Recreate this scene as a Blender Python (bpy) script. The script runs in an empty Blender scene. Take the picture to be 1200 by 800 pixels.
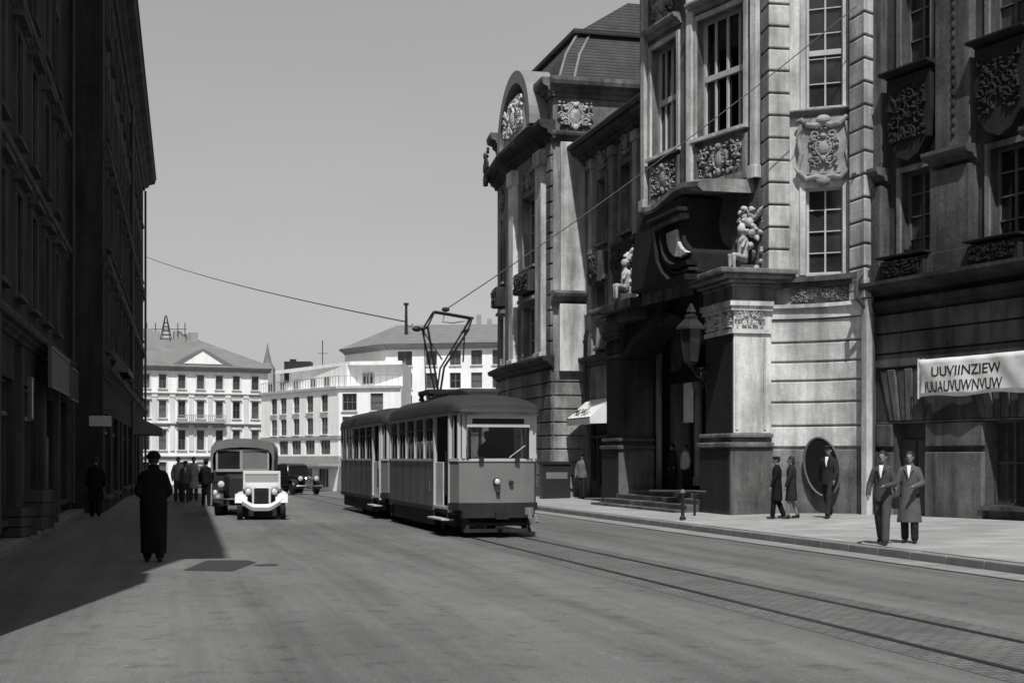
import bpy, bmesh, math, random
from mathutils import Vector, Matrix
C = bpy.context.scene.collection
PI = math.pi
random.seed(7)
# ------------------------------------------------------------------ site survey
CAM_H = 1.72            # eye height of the photographer
F = 1700.0              # focal length expressed in survey units
U = Vector((-.245, .9695)); N = Vector((.9695, .245))          # street axis / across the street
UL = Vector((-.2197, .9756)); NL = Vector((.9756, .2197))      # building line on the left
W = Vector((-.02, 1.0)).normalized()                           # horizontal direction in which shadows fall
SUN_EL = math.radians(56.9)
def P(a, D): return Vector(((a - 600) / F * D, D))
def Hh(b, D): return CAM_H + (537 - b) * D / F
def ST(s, n): return U * s + N * n
def LP(s, m): return UL * s + NL * m
def gz(y):                                                     # the street falls gently beyond the tram stop
    if y < 62: return 0.0
    t = min(1, (y - 62) / 78.0)
    return -1.45 * (t * t * (3 - 2 * t))
def pz(n): return .14 + max(0, n - 12.6) * .022                # pavement level
# ------------------------------------------------------------------ object helpers
ROOT = {}
class MB:
    def __init__(s, M=None):
        s.v = []; s.f = []; s.M = M or Matrix(); s.cuts = []
    def add(s, vs, fs):
        o = len(s.v); s.cuts.append((o, len(s.f)))
        s.v += [s.M @ Vector(p) for p in vs]
        s.f += [[i + o for i in f] for f in fs]
    def box(s, x0, x1, y0, y1, z0, z1):
        s.add([(x0,y0,z0),(x1,y0,z0),(x1,y1,z0),(x0,y1,z0),(x0,y0,z1),(x1,y0,z1),(x1,y1,z1),(x0,y1,z1)],
              [(0,3,2,1),(4,5,6,7),(0,1,5,4),(1,2,6,5),(2,3,7,6),(3,0,4,7)])
    def quad(s, *p): s.add(p, [tuple(range(len(p)))])
    def prism(s, poly, z0, z1):                                # plan polygon pulled up
        n = len(poly)
        s.add([(p[0],p[1],z0) for p in poly] + [(p[0],p[1],z1) for p in poly],
              [tuple(range(n-1,-1,-1)), tuple(range(n,2*n))] + [(i,(i+1)%n,n+(i+1)%n,n+i) for i in range(n)])
    def slab(s, poly, y0, y1):                                 # (x,z) outline pulled in depth
        n = len(poly)
        s.add([(p[0],y0,p[1]) for p in poly] + [(p[0],y1,p[1]) for p in poly],
              [tuple(range(n)), tuple(range(2*n-1,n-1,-1))] + [(i,n+i,n+(i+1)%n,(i+1)%n) for i in range(n)])
    def loft(s, rings, cap=True, close=True):
        n = len(rings[0]); vs = [p for r in rings for p in r]; fs = []
        for k in range(len(rings)-1):
            for i in range(n if close else n-1):
                a = k*n+i; b = k*n+(i+1)%n
                fs.append((a, b, b+n, a+n))
        if cap: fs += [tuple(range(n-1,-1,-1)), tuple(range((len(rings)-1)*n, len(rings)*n))]
        s.add(vs, fs)
    def tube(s, pts, r, n=8, closed=False):
        pts = [Vector(p) for p in pts]; m = len(pts)
        rr = r if isinstance(r, (list, tuple)) else [r]*m
        rings = []; up = Vector((0,0,1)); prev = None
        for i, p in enumerate(pts):
            if closed: t = pts[(i+1)%m] - pts[i-1]
            else: t = pts[min(i+1,m-1)] - pts[max(i-1,0)]
            t = t.normalized() if t.length > 1e-9 else up
            if prev is None:
                a = t.cross(up) if abs(t.z) < .95 else t.cross(Vector((1,0,0)))
            else:
                a = prev - t * prev.dot(t)
            a.normalize(); prev = a; b = t.cross(a)
            rings.append([p + (a*math.cos(q*2*PI/n) + b*math.sin(q*2*PI/n))*rr[i] for q in range(n)])
        if closed: s.loft(rings+[rings[0]], cap=False)
        else: s.loft(rings)
    def cap(s, p0, r0, p1, r1, n=12):                          # tapered capsule
        p0 = Vector(p0); p1 = Vector(p1); d = p1-p0; L = max(d.length, 1e-4); d = d/L
        st = [(-r0,.05*r0),(-.72*r0,.7*r0),(0,r0),(L,r1),(L+.72*r1,.7*r1),(L+r1,.05*r1)]
        s.tube([p0+d*a for a,_ in st], [b for _,b in st], n)
    def lathe(s, prof, c=(0,0,0), n=20, axis='z'):
        rings = []
        for r, h in prof:
            ring = []
            for q in range(n):
                a = q*2*PI/n; x, y = r*math.cos(a), r*math.sin(a)
                p = {'z':(x,y,h),'y':(x,h,-y),'x':(h,x,y)}[axis]
                ring.append((c[0]+p[0], c[1]+p[1], c[2]+p[2]))
            rings.append(ring)
        s.loft(rings)
    def ell(s, c, r, n=12, m=8):
        rings = []
        for k in range(m+1):
            f = -PI/2 + PI*k/m; cr = max(math.cos(f), .02)
            rings.append([(c[0]+r[0]*cr*math.cos(q*2*PI/n), c[1]+r[1]*cr*math.sin(q*2*PI/n), c[2]+r[2]*math.sin(f)) for q in range(n)])
        s.loft(rings)
    def build_each(s, name, mat, parent, world=False, **kw):   # every solid its own part
        ends = s.cuts[1:] + [(len(s.v), len(s.f))]
        for (v0, f0), (v1, f1) in zip(s.cuts, ends):
            k = MB(); k.v = s.v[v0:v1]; k.f = [[i-v0 for i in f] for f in s.f[f0:f1]]; k.cuts = [(0, 0)]
            r = k.build(name, mat, parent, world, **kw)
        return r
    def build(s, name, mat, parent=None, world=False, smooth=False, bevel=0, label=None, kind=None, thick=0):
        vs = s.v
        if parent is not None and world:
            inv = ROOT[parent.name].inverted(); vs = [inv @ p for p in vs]
        off = Vector()
        if parent is None and vs:
            xs=[p.x for p in vs]; ys=[p.y for p in vs]; zs=[p.z for p in vs]
            off = Vector(((min(xs)+max(xs))/2, (min(ys)+max(ys))/2, min(zs)))
            vs = [p-off for p in vs]
        me = bpy.data.meshes.new(name); me.from_pydata([tuple(p) for p in vs], [], s.f)
        bm = bmesh.new(); bm.from_mesh(me); bmesh.ops.recalc_face_normals(bm, faces=bm.faces); bm.to_mesh(me); bm.free()
        me.materials.append(mat)
        if smooth:
            for p in me.polygons: p.use_smooth = True
            try: me.set_sharp_from_angle(angle=math.radians(38))
            except Exception: pass
        o = bpy.data.objects.new(name, me); C.objects.link(o)
        if parent is not None:
            o.parent = parent; ROOT[o.name] = ROOT[parent.name]
        else:
            o.location = off; ROOT[o.name] = Matrix.Translation(off)
        if thick:
            md = o.modifiers.new('Solidify','SOLIDIFY'); md.thickness = thick; md.offset = 0
        if bevel:
            md = o.modifiers.new('Bevel','BEVEL'); md.width = bevel; md.segments = 2; md.limit_method = 'ANGLE'; md.angle_limit = math.radians(40)
        if label: o['label'] = label
        if kind: o['kind'] = kind
        return o
def thing(name, label, cat, loc=(0,0,0), rz=0, group=None):
    o = bpy.data.objects.new(name, None); C.objects.link(o); o.empty_display_size = .3
    o.location = loc; o.rotation_euler = (0,0,rz)
    ROOT[o.name] = Matrix.Translation(Vector(loc)) @ Matrix.Rotation(rz, 4, 'Z')
    return tag(o, label, cat, group)
def tag(o, label, cat, group=None):
    o['label'] = label; o['category'] = cat
    if group: o['group'] = group
    return o
def copy_tree(o, parent=None):
    c = o.copy(); C.objects.link(c)
    if parent is not None: c.parent = parent
    for ch in list(o.children): copy_tree(ch, c)
    return c
def frame(p0, p1, z=0):                                        # x along the wall, y into the building, z up
    d = Vector((p1[0]-p0[0], p1[1]-p0[1])); L = d.length; d /= L
    M = Matrix(((d.x,-d.y,0,p0[0]),(d.y,d.x,0,p0[1]),(0,0,1,z),(0,0,0,1)))
    return M, L
# ------------------------------------------------------------------ materials (the place is photographed in black and white)
def mat(name, c, rough=.8, var=.22, scale=1.5, bump=.25, bscale=30., streak=0., metal=0., spec=.3, speck=False, wave=0, brick=None, rot=0., stretch=(1,1,1), patch=0., rnd=None):
    m = bpy.data.materials.new(name); m.use_nodes = True; nt = m.node_tree; nd = nt.nodes; lk = nt.links
    b = nd['Principled BSDF']; b.inputs['Roughness'].default_value = rough; b.inputs['Metallic'].default_value = metal
    b.inputs['Specular IOR Level'].default_value = spec
    tc = nd.new('ShaderNodeTexCoord'); mp = nd.new('ShaderNodeMapping'); lk.new(tc.outputs['Object'], mp.inputs['Vector'])
    mp.vector_type = 'TEXTURE'; mp.inputs['Rotation'].default_value = (0,0,-rot); mp.inputs['Scale'].default_value = tuple(1/k for k in stretch)
    def noise(sc, det=6, vec=None, ro=.6):
        t = nd.new('ShaderNodeTexNoise'); t.inputs['Scale'].default_value = sc; t.inputs['Detail'].default_value = det; t.inputs['Roughness'].default_value = ro
        lk.new(vec or mp.outputs['Vector'], t.inputs['Vector']); return t.outputs['Fac']
    def ramp(fac, lo, hi, a=.3, z=.7):
        r = nd.new('ShaderNodeMapRange'); r.inputs['From Min'].default_value = a; r.inputs['From Max'].default_value = z
        r.inputs['To Min'].default_value = lo; r.inputs['To Max'].default_value = hi; lk.new(fac, r.inputs['Value']); return r.outputs['Result']
    def mul(a, b_):
        q = nd.new('ShaderNodeMath'); q.operation = 'MULTIPLY'; lk.new(a, q.inputs[0])
        if isinstance(b_, float): q.inputs[1].default_value = b_
        else: lk.new(b_, q.inputs[1])
        return q.outputs[0]
    val = ramp(noise(scale), 1-var, 1+var)
    val = mul(val, ramp(noise(scale*14, 5, None, .7), 1-var*.42, 1+var*.42))
    if streak:
        m2 = nd.new('ShaderNodeMapping'); m2.inputs['Scale'].default_value = (1.3, 1.3, .16); lk.new(tc.outputs['Object'], m2.inputs['Vector'])
        val = mul(val, ramp(noise(1.3, 8, m2.outputs['Vector'], .68), 1-streak, 1+streak*.35, .35, .6))
    if patch:
        val = mul(val, ramp(noise(scale*.35, 7, None, .65), 1-patch, 1.0, .42, .56))
    if speck:                                                  # loose grit, oil spots and wheel tracks worn into the surface
        vo = nd.new('ShaderNodeTexNoise'); vo.inputs['Scale'].default_value = 9.; vo.inputs['Detail'].default_value = 3; lk.new(tc.outputs['Object'], vo.inputs['Vector'])
        val = mul(val, ramp(vo.outputs['Fac'], 1.0, 1.45, .66, .74))
        val = mul(val, ramp(noise(38., 4, tc.outputs['Object'], .7), .72, 1.28))
        v2 = nd.new('ShaderNodeTexNoise'); v2.inputs['Scale'].default_value = 2.6; v2.inputs['Detail'].default_value = 8; v2.inputs['Roughness'].default_value = .72; lk.new(tc.outputs['Object'], v2.inputs['Vector'])
        val = mul(val, ramp(v2.outputs['Fac'], .66, 1.0, .33, .46))
        m3 = nd.new('ShaderNodeMapping'); m3.vector_type = 'TEXTURE'; m3.inputs['Rotation'].default_value = (0,0,-rot); m3.inputs['Scale'].default_value = (1/1.1,1/.045,1); lk.new(tc.outputs['Object'], m3.inputs['Vector'])
        val = mul(val, ramp(noise(1.0, 7, m3.outputs['Vector'], .68), .74, 1.12, .36, .6))
    h = noise(bscale, 5)
    if brick:
        bt = nd.new('ShaderNodeTexBrick'); lk.new(mp.outputs['Vector'], bt.inputs['Vector'])
        bt.inputs['Scale'].default_value = 1.0; bt.inputs['Brick Width'].default_value = brick[0]; bt.inputs['Row Height'].default_value = brick[1]
        bt.inputs['Mortar Size'].default_value = brick[2]; bt.inputs['Color1'].default_value = (1,1,1,1); bt.inputs['Color2'].default_value = (.78,.78,.78,1); bt.inputs['Mortar'].default_value = (brick[3],)*3+(1,)
        bw = nd.new('ShaderNodeRGBToBW'); lk.new(bt.outputs['Color'], bw.inputs['Color']); val = mul(val, bw.outputs['Val'])
        hh = nd.new('ShaderNodeMath'); hh.operation='SUBTRACT'; lk.new(h, hh.inputs[0]); lk.new(bt.outputs['Fac'], hh.inputs[1]); h = hh.outputs[0]
    if wave:
        wv = nd.new('ShaderNodeTexWave'); wv.wave_type='BANDS'; wv.bands_direction='Z'; wv.wave_profile='SAW'; wv.inputs['Scale'].default_value = wave
        wv.inputs['Distortion'].default_value = .25; wv.inputs['Detail'].default_value = 1; lk.new(tc.outputs['Object'], wv.inputs['Vector'])
        val = mul(val, ramp(wv.outputs['Fac'], .3, 1.5, 0, 1))
        hh = nd.new('ShaderNodeMath'); hh.operation='ADD'; lk.new(h, hh.inputs[0]); lk.new(wv.outputs['Fac'], hh.inputs[1]); h = hh.outputs[0]
    if rnd:                                                    # no two blocks of stone (or panes) are alike
        oi = nd.new('ShaderNodeObjectInfo'); val = mul(val, ramp(oi.outputs['Random'], rnd[0], rnd[1], 0, 1))
    val = mul(val, float(c))
    cc = nd.new('ShaderNodeCombineColor')
    for i in range(3): lk.new(val, cc.inputs[i])
    lk.new(cc.outputs['Color'], b.inputs['Base Color'])
    if bump:
        bp = nd.new('ShaderNodeBump'); bp.inputs['Strength'].default_value = bump; bp.inputs['Distance'].default_value = .02
        lk.new(h, bp.inputs['Height']); lk.new(bp.outputs['Normal'], b.inputs['Normal'])
    return m
def glass_mat(name, tint=.85, gc=.9):
    m = bpy.data.materials.new(name); m.use_nodes = True; nt = m.node_tree; nd = nt.nodes; lk = nt.links
    for n_ in list(nd):
        if n_.type != 'OUTPUT_MATERIAL': nd.remove(n_)
    out = nd['Material Output']; tr = nd.new('ShaderNodeBsdfTransparent'); tr.inputs['Color'].default_value = (tint,)*3+(1,)
    gl = nd.new('ShaderNodeBsdfGlossy'); gl.inputs['Roughness'].default_value = .03; gl.inputs['Color'].default_value = (gc,gc,gc,1)
    fr = nd.new('ShaderNodeFresnel'); fr.inputs['IOR'].default_value = 1.5; mx = nd.new('ShaderNodeMixShader')
    lk.new(fr.outputs['Fac'], mx.inputs['Fac']); lk.new(tr.outputs[0], mx.inputs[1]); lk.new(gl.outputs[0], mx.inputs[2]); lk.new(mx.outputs[0], out.inputs['Surface'])
    return m
M = {}
M['asphalt'] = mat('asphalt', .134, .82, .13, .5, .8, 45, rot=math.radians(-14), stretch=(1,.5,1), patch=.1, spec=.2, speck=True)
M['patch'] = mat('road_shadow_patch', .035, .85, .12, 2, .4, 60)  # dark tone of the painted road shadow; also colours the gutter joint
M['setts'] = mat('granite_setts', .135, .75, .2, .9, .7, 40, brick=(.22,.13,.012,.5), rot=math.radians(-14.2), spec=.25)
M['gutter'] = mat('gutter_stone', .24, .8, .2, 1.2, .4, 40, brick=(.6,.35,.008,.6), rot=math.radians(-14.2))
M['pave'] = mat('paving_slabs', .33, .85, .14, .8, .3, 40, brick=(.7,.7,.006,.7), rot=math.radians(-14.2), patch=.12)
M['kerb'] = mat('kerb_granite', .17, .8, .2, 2, .4, 40)
M['earth'] = mat('earth', .12, .9, .2, .1, .2, 5)
M['rail'] = mat('rail_steel', .03, .45, .2, 3, .1, 30, metal=.4)
M['pale'] = mat('pale_limestone', .56, .85, .24, .9, .5, 9, streak=.48, patch=.32, rnd=(.88,1.14))  # kept pale to paint sunlit front faces; the sandstones below are darkened
M['stone'] = mat('sooty_shade_sandstone', .30, .88, .3, .8, .55, 9, streak=.55, patch=.45, rnd=(.85,1.15))  # sooty stains, plus a base tone lowered to paint grazing shade
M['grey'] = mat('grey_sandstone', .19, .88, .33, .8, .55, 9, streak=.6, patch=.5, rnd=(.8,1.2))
M['dark'] = mat('shade_dark_sandstone', .068, .9, .4, .8, .55, 9, streak=.6, patch=.45, rnd=(.75,1.25))  # base tone lowered further to paint shade on the street faces
M['shade_dark'] = mat('shade_dark_stone', .016, .9, .35, 1.0, .5, 18, streak=.4)  # near-black tone paints the portal's shade; also the dark house's aprons
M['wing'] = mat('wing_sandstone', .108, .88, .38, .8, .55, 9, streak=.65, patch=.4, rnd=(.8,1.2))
M['orn'] = mat('weathered_carving', .26, .9, .35, 2.5, .5, 30, streak=.3)
M['orn_light'] = mat('pale_statue_stone', .34, .85, .55, 3, .4, 30)
M['slate'] = mat('roof_tiles', .05, .75, .3, 1.5, .9, 30, wave=2.3)
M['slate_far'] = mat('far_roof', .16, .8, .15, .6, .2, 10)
M['lead'] = mat('lead_sheet', .2, .55, .2, 2, .2, 12)
M['gutter_metal'] = mat('zinc_gutter', .06, .6, .2, 2, .1, 20)
M['frame'] = mat('white_window_paint', .42, .55, .12, 3, .08, 40)
M['frame_dark'] = mat('dark_window_paint', .10, .6, .15, 3, .08, 40)
M['pane'] = mat('dark_window_glass', .012, .06, .5, .8, .03, 2, spec=.5, rnd=(.4,4.5))
M['pane_far'] = mat('curtained_window_glass', .014, .08, .5, .8, .03, 2, spec=.5, rnd=(.4,9.))
M['curtain'] = mat('net_curtain', .75, .9, .15, 4, .2, 60)
M['glass'] = glass_mat('clear_glass')
M['glass_tram'] = glass_mat('tram_glass', .55, .45)
M['interior'] = mat('dark_interior', .03, .9, .2, 1, .1, 5)
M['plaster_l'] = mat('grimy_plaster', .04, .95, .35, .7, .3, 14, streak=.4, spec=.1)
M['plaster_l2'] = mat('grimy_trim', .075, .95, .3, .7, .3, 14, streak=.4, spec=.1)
M['white'] = mat('white_plaster', .8, .9, .08, .5, .15, 10, streak=.12)
M['cream'] = mat('offwhite_plaster', .62, .9, .1, .5, .15, 10, streak=.18)
M['shade'] = mat('mid_grey_plaster', .28, .9, .15, .7, .2, 10)
M['wood'] = mat('dark_oak', .05, .6, .3, 2, .3, 20, streak=.3)
M['iron'] = mat('black_iron', .025, .5, .2, 5, .2, 40, metal=.3)
M['cloth_w'] = mat('white_canvas', .7, .9, .12, 3, .2, 60)
M['canvas'] = mat('grey_canvas', .15, .9, .15, 2, .3, 60)
M['ink'] = mat('black_ink', .02, .8, .1, 4, 0, 10)
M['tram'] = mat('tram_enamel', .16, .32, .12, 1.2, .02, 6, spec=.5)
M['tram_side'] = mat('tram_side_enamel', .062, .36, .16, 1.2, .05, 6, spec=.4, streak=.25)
M['tram_roof'] = mat('tram_roof_felt', .026, .7, .2, 1.5, .2, 20)
M['tram_trim'] = mat('tram_ivory_paint', .42, .4, .1, 2, .05, 20, spec=.4)
M['tram_under'] = mat('grimy_underframe', .02, .8, .3, 3, .3, 20)
M['black_paint'] = mat('black_coachwork', .012, .22, .15, 1, .02, 6, spec=.5)
M['dark_paint'] = mat('dark_van_paint', .025, .4, .15, 1, .03, 6, spec=.4)
M['white_paint'] = mat('white_coachwork', .6, .3, .06, 1, .02, 6, spec=.5)
M['rubber'] = mat('tyre_rubber', .018, .85, .2, 4, .3, 30)
M['chrome'] = mat('plated_metal', .6, .2, .08, 4, .02, 30, metal=1)
M['lens'] = mat('headlamp_lens', .55, .15, .08, 6, .05, 60, spec=.6)
M['skin'] = mat('skin', .17, .6, .1, 8, .05, 60)
M['c_black'] = mat('black_wool', .01, .95, .3, 5, .3, 80, spec=.1)
M['c_dark'] = mat('charcoal_wool', .022, .95, .25, 5, .3, 80, spec=.1)
M['c_mid'] = mat('grey_wool', .055, .95, .25, 5, .3, 80, spec=.1)
M['c_grey'] = mat('light_grey_wool', .12, .95, .25, 5, .3, 80, spec=.1)
M['c_pale'] = mat('pale_grey_cloth', .3, .95, .25, 5, .3, 80, spec=.1)
M['c_light'] = mat('pale_cotton', .45, .9, .15, 5, .2, 80)
M['c_shirt'] = mat('white_cotton', .75, .9, .08, 5, .15, 80)
M['hair'] = mat('dark_hair', .02, .7, .3, 12, .4, 60)
M['leather'] = mat('black_leather', .012, .4, .2, 8, .1, 60)
# ------------------------------------------------------------------ building helpers
def wall(mb, Mx, x0, x1, z0, z1, ops=(), dep=.25):
    """front skin of a wall with real openings and their reveals"""
    mb.M = Mx
    ops = [(max(a,x0),min(b,x1),max(c,z0),min(d,z1)) for a,b,c,d in ops]
    xs = sorted({x0,x1,*[o[0] for o in ops],*[o[1] for o in ops]})
    for a, b in zip(xs, xs[1:]):
        if b-a < 1e-5: continue
        mid = (a+b)/2
        cuts = sorted([(o[2],o[3]) for o in ops if o[0] < mid < o[1]])
        z = z0
        for c, d in cuts:
            if c > z+1e-5: mb.quad((a,0,z),(b,0,z),(b,0,c),(a,0,c))
            z = d
        if z < z1-1e-5: mb.quad((a,0,z),(b,0,z),(b,0,z1),(a,0,z1))
    for a, b, c, d in ops:
        mb.quad((a,0,c),(a,dep,c),(a,dep,d),(a,0,d)); mb.quad((b,0,c),(b,dep,c),(b,dep,d),(b,0,d))
        mb.quad((a,0,d),(a,dep,d),(b,dep,d),(b,0,d)); mb.quad((a,0,c),(a,dep,c),(b,dep,c),(b,0,c))
    mb.M = Matrix()
def window(par, Mx, x0, x1, z0, z1, nx=2, nz=3, dep=.18, bar=.035, edge=.06, fm='frame', transom=None, surround=None, sm='stone', sill=True, curtains=False, hood=False, pm='pane', tbar=.09):
    f = MB(Mx)
    f.box(x0,x0+edge,dep-.03,dep+.04,z0,z1); f.box(x1-edge,x1,dep-.03,dep+.04,z0,z1)
    f.box(x0+edge,x1-edge,dep-.028,dep+.04,z0,z0+edge); f.box(x0+edge,x1-edge,dep-.028,dep+.04,z1-edge,z1)
    for i in range(1,nx):
        x = x0+(x1-x0)*i/nx; bw = bar*1.5 if (nx%2==0 and i==nx//2) else bar
        f.box(x-bw/2,x+bw/2,dep-.02,dep+.038,z0+edge,z1-edge)
    for i in range(1,nz):
        z = z0+(z1-z0)*i/nz
        f.box(x0+edge,x1-edge,dep-.016,dep+.036,z-bar/2,z+bar/2)
    if transom is not None:
        z = z0+(z1-z0)*transom; f.box(x0+edge,x1-edge,dep-.06,dep+.036,z-tbar/2,z+tbar/2)
    w = f.build('window', M[fm], par, True)
    g = MB(Mx); g.box(x0+.01,x1-.01,dep+.045,dep+.055,z0+.01,z1-.01)
    g.build('pane', M['glass'] if curtains else M[pm], w, True)
    if curtains:
        for a, b in ((x0+.03, x0+(x1-x0)*.36), (x1-(x1-x0)*.36, x1-.03)):
            c = MB(Mx); nn = 26
            top = [(a+(b-a)*i/nn, dep+.16+.035*math.sin(i*1.7+a), z1-.03) for i in range(nn+1)]
            bot = [(a+(b-a)*i/nn+.02*math.sin(i), dep+.16+.045*math.sin(i*1.7+a+.3), z0+.03) for i in range(nn+1)]
            c.loft([bot, top], cap=False, close=False)
            c.build('curtain', M['curtain'], w, True, smooth=True)
        k = MB(Mx); k.quad((x0-.1,dep+.4,z0-.1),(x1+.1,dep+.4,z0-.1),(x1+.1,dep+.4,z1+.1),(x0-.1,dep+.4,z1+.1))
        k.build('window_back', M['interior'], w, True)
    if surround:
        q = MB(Mx); e = surround
        q.box(x0-e,x0,-.07,.02,z0-.02,z1+e); q.box(x1,x1+e,-.07,.02,z0-.02,z1+e); q.box(x0,x1,-.068,.02,z1,z1+e)
        if hood: q.box(x0-e*1.6,x1+e*1.6,-.24,.02,z1+e+.002,z1+e+.12); q.box(x0-e*1.2,x1+e*1.2,-.15,.02,z1+e+.122,z1+e+.18)
        q.build('surround', M[sm], w, True)
    if sill:
        q = MB(Mx); e = (surround or .05)+.04
        q.box(x0-e,x1+e,-.16,.02,z0-.12,z0-.022); q.build('sill', M[sm], w, True)
    return w
def ledge(mb, Mx, x0, x1, prof):
    """a moulded string course: prof = list of (projection, z) from bottom to top"""
    pts = [(0.03, prof[0][1])] + [(-p, z) for p, z in prof] + [(0.03, prof[-1][1])]
    n = len(pts)
    mb.M = Mx
    mb.add([(x0,a,b) for a,b in pts]+[(x1,a,b) for a,b in pts],
           [tuple(range(n)), tuple(range(2*n-1,n-1,-1))]+[(i,n+i,n+(i+1)%n,(i+1)%n) for i in range(n)])
    mb.M = Matrix()
def cornice_prof(z, h, p):
    return [(p*.12,z),(p*.2,z+h*.2),(p*.45,z+h*.32),(p*.5,z+h*.5),(p*.9,z+h*.6),(p,z+h*.8),(p,z+h)]
def spiral(cx, cz, r, a0, turns, y, d=1, n=22):
    return [(cx+d*r*(1-t)*math.cos(a0+t*turns*2*PI), y, cz+r*(1-t)*math.sin(a0+t*turns*2*PI)) for t in [i/n*.93 for i in range(n+1)]]
def ornament(mb, Mx, x0, x1, z0, z1, seed=1, y=-.05, shield=True, dens=1.0):
    """carved scrollwork, mirrored about the middle"""
    rnd = random.Random(seed); mb.M = Mx
    cx = (x0+x1)/2; w = (x1-x0)/2; h = z1-z0; cz = (z0+z1)/2; m = min(w, h/2)
    if shield:
        mb.ell((cx,y,cz),(m*.42,.10,m*.55)); mb.tube([(cx+m*.5*math.cos(a*PI/9), y-.03, cz+m*.64*math.sin(a*PI/9)) for a in range(18)], m*.07, 6, True)
        mb.ell((cx,y-.05,cz+m*.72),(m*.22,.10,m*.2)); mb.ell((cx,y-.03,cz-m*.78),(m*.2,.08,m*.22))
    k = int(5*dens*max(w,h/2)/m)+2
    for i in range(k):
        px = rnd.uniform(.15,.92)*w; pzz = z0+rnd.uniform(.12,.88)*h; r = rnd.uniform(.16,.34)*m; a0 = rnd.uniform(0,6.28); tn = rnd.choice((1.1,1.4,-1.3))
        yy = y-rnd.uniform(0,.05)
        for d in (1,-1):
            pts = [(cx+d*(p[0]), p[1], p[2]) for p in spiral(px, pzz, r, a0, tn, yy)]
            pts = [(min(max(a,x0),x1),b,min(max(c,z0),z1)) for a,b,c in pts]
            mb.tube(pts, [r*.2*(1-.6*j/len(pts)) for j in range(len(pts))], 6)
            q = pts[0]
            mb.ell((q[0],yy,q[2]),(r*.38,.06,r*.24),8,6)
    for i in range(int(k*1.5)):
        px = rnd.uniform(.05,.95)*w; pzz = z0+rnd.uniform(.05,.95)*h; r = rnd.uniform(.06,.13)*m
        for d in (1,-1): mb.ell((cx+d*px,y,pzz),(r*rnd.uniform(.6,1.5),.07,r*rnd.uniform(.6,1.5)),8,6)
    mb.M = Matrix()
def text(par, s, Mx, w, h, mt, name='lettering', ex=.004, warp=None):
    cu = bpy.data.curves.new('t','FONT'); cu.body = s; cu.extrude = ex; cu.offset = .012
    to = bpy.data.objects.new('t', cu); C.objects.link(to); dg = bpy.context.evaluated_depsgraph_get()
    me = bpy.data.meshes.new_from_object(to.evaluated_get(dg)); bpy.data.objects.remove(to); bpy.data.curves.remove(cu)
    xs = [v.co.x for v in me.vertices]; ys = [v.co.y for v in me.vertices]
    sx = w/(max(xs)-min(xs)); sy = h/(max(ys)-min(ys))
    mb = MB(Mx); mb.add([((v.co.x-min(xs))*sx, -v.co.z, (v.co.y-min(ys))*sy) for v in me.vertices], [tuple(p.vertices) for p in me.polygons])
    bpy.data.meshes.remove(me)
    if warp: mb.v = [warp(p) for p in mb.v]
    return mb.build(name, mt, par, True)
# ================================================================== ground and street
def strip(mb, fn, s0, s1, ns, t0, t1, nt, zf):
    vs = []; fs = []
    for i in range(ns+1):
        for j in range(nt+1):
            p = fn(s0+(s1-s0)*i/ns, t0+(t1-t0)*j/nt); vs.append((p.x,p.y,zf(p.y, t0+(t1-t0)*j/nt)))
    for i in range(ns):
        for j in range(nt):
            a = i*(nt+1)+j; fs.append((a,a+1,a+nt+2,a+nt+1))
    mb.add(vs, fs)
g = MB()
ys = [-300,-60,-20,0,20,40,55,62]+[62+78*i/16 for i in range(1,17)]+[180,240,400,900,2500,6000]
xs = [-4000,-1200,-400,-150,-60,-25,0,25,60,150,400,1200,4000]
g.add([(x,y,gz(y)-.06) for y in ys for x in xs], [(j*len(xs)+i,j*len(xs)+i+1,(j+1)*len(xs)+i+1,(j+1)*len(xs)+i) for j in range(len(ys)-1) for i in range(len(xs)-1)])
g.build('ground', M['earth'], kind='structure')
g = MB()
strip(g, ST, -25, 66, 70, -26, 12.6, 20, lambda y,n: gz(y))
strip(g, ST, 66, 190, 60, -60, 60, 12, lambda y,n: gz(y))
g.build('road', M['asphalt'], kind='structure', smooth=True)
g = MB(); strip(g, ST, -12, 66, 60, 6.45, 8.35, 1, lambda y,n: gz(y)+.004)
g.build('tram_track_paving', M['setts'], kind='structure')
for n0 in (6.85, 7.95):
    g = MB()
    strip(g, ST, -12, 100, 80, n0-.05, n0+.05, 1, lambda y,n: gz(y)+.010)
    g.build('tram_rail', M['rail'], kind='structure')
g = MB(); strip(g, ST, -12, 66, 60, 11.95, 12.58, 1, lambda y,n: gz(y)+.006)
g.build('gutter', M['gutter'], kind='structure')
g = MB(); strip(g, ST, -12, 66, 60, 11.86, 11.945, 1, lambda y,n: gz(y)+.008)
g.build('gutter_joint', M['patch'], kind='structure')
g = MB()
for i in range(66):                                            # kerb stones
    a = -8+i*1.12; b = a+1.105
    if b > 66: break
    p = [ST(a,12.6),ST(b,12.6),ST(b,12.86),ST(a,12.86)]
    g.prism(p, -.1, .139+random.uniform(-.004,.004))
g.build('right_kerb', M['kerb'], kind='structure', bevel=.015)
g = MB(); strip(g, ST, -8, 66, 40, 12.862, 26, 12, lambda y,n: pz(n)+gz(y))
a,b = ST(66,12.862), ST(66,26); g.quad((a.x,a.y,-.3),(b.x,b.y,-.3),(b.x,b.y,pz(26)),(a.x,a.y,pz(12.86)))
g.build('right_pavement', M['pave'], kind='structure')
g = MB()
for i in range(31):
    a = 13+i*1.12; p = [LP(a,-3.1),LP(a+1.105,-3.1),LP(a+1.105,-3.32),LP(a,-3.32)]; g.prism(p, -.1, .135)
g.build('left_kerb', M['kerb'], kind='structure', bevel=.015)
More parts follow.
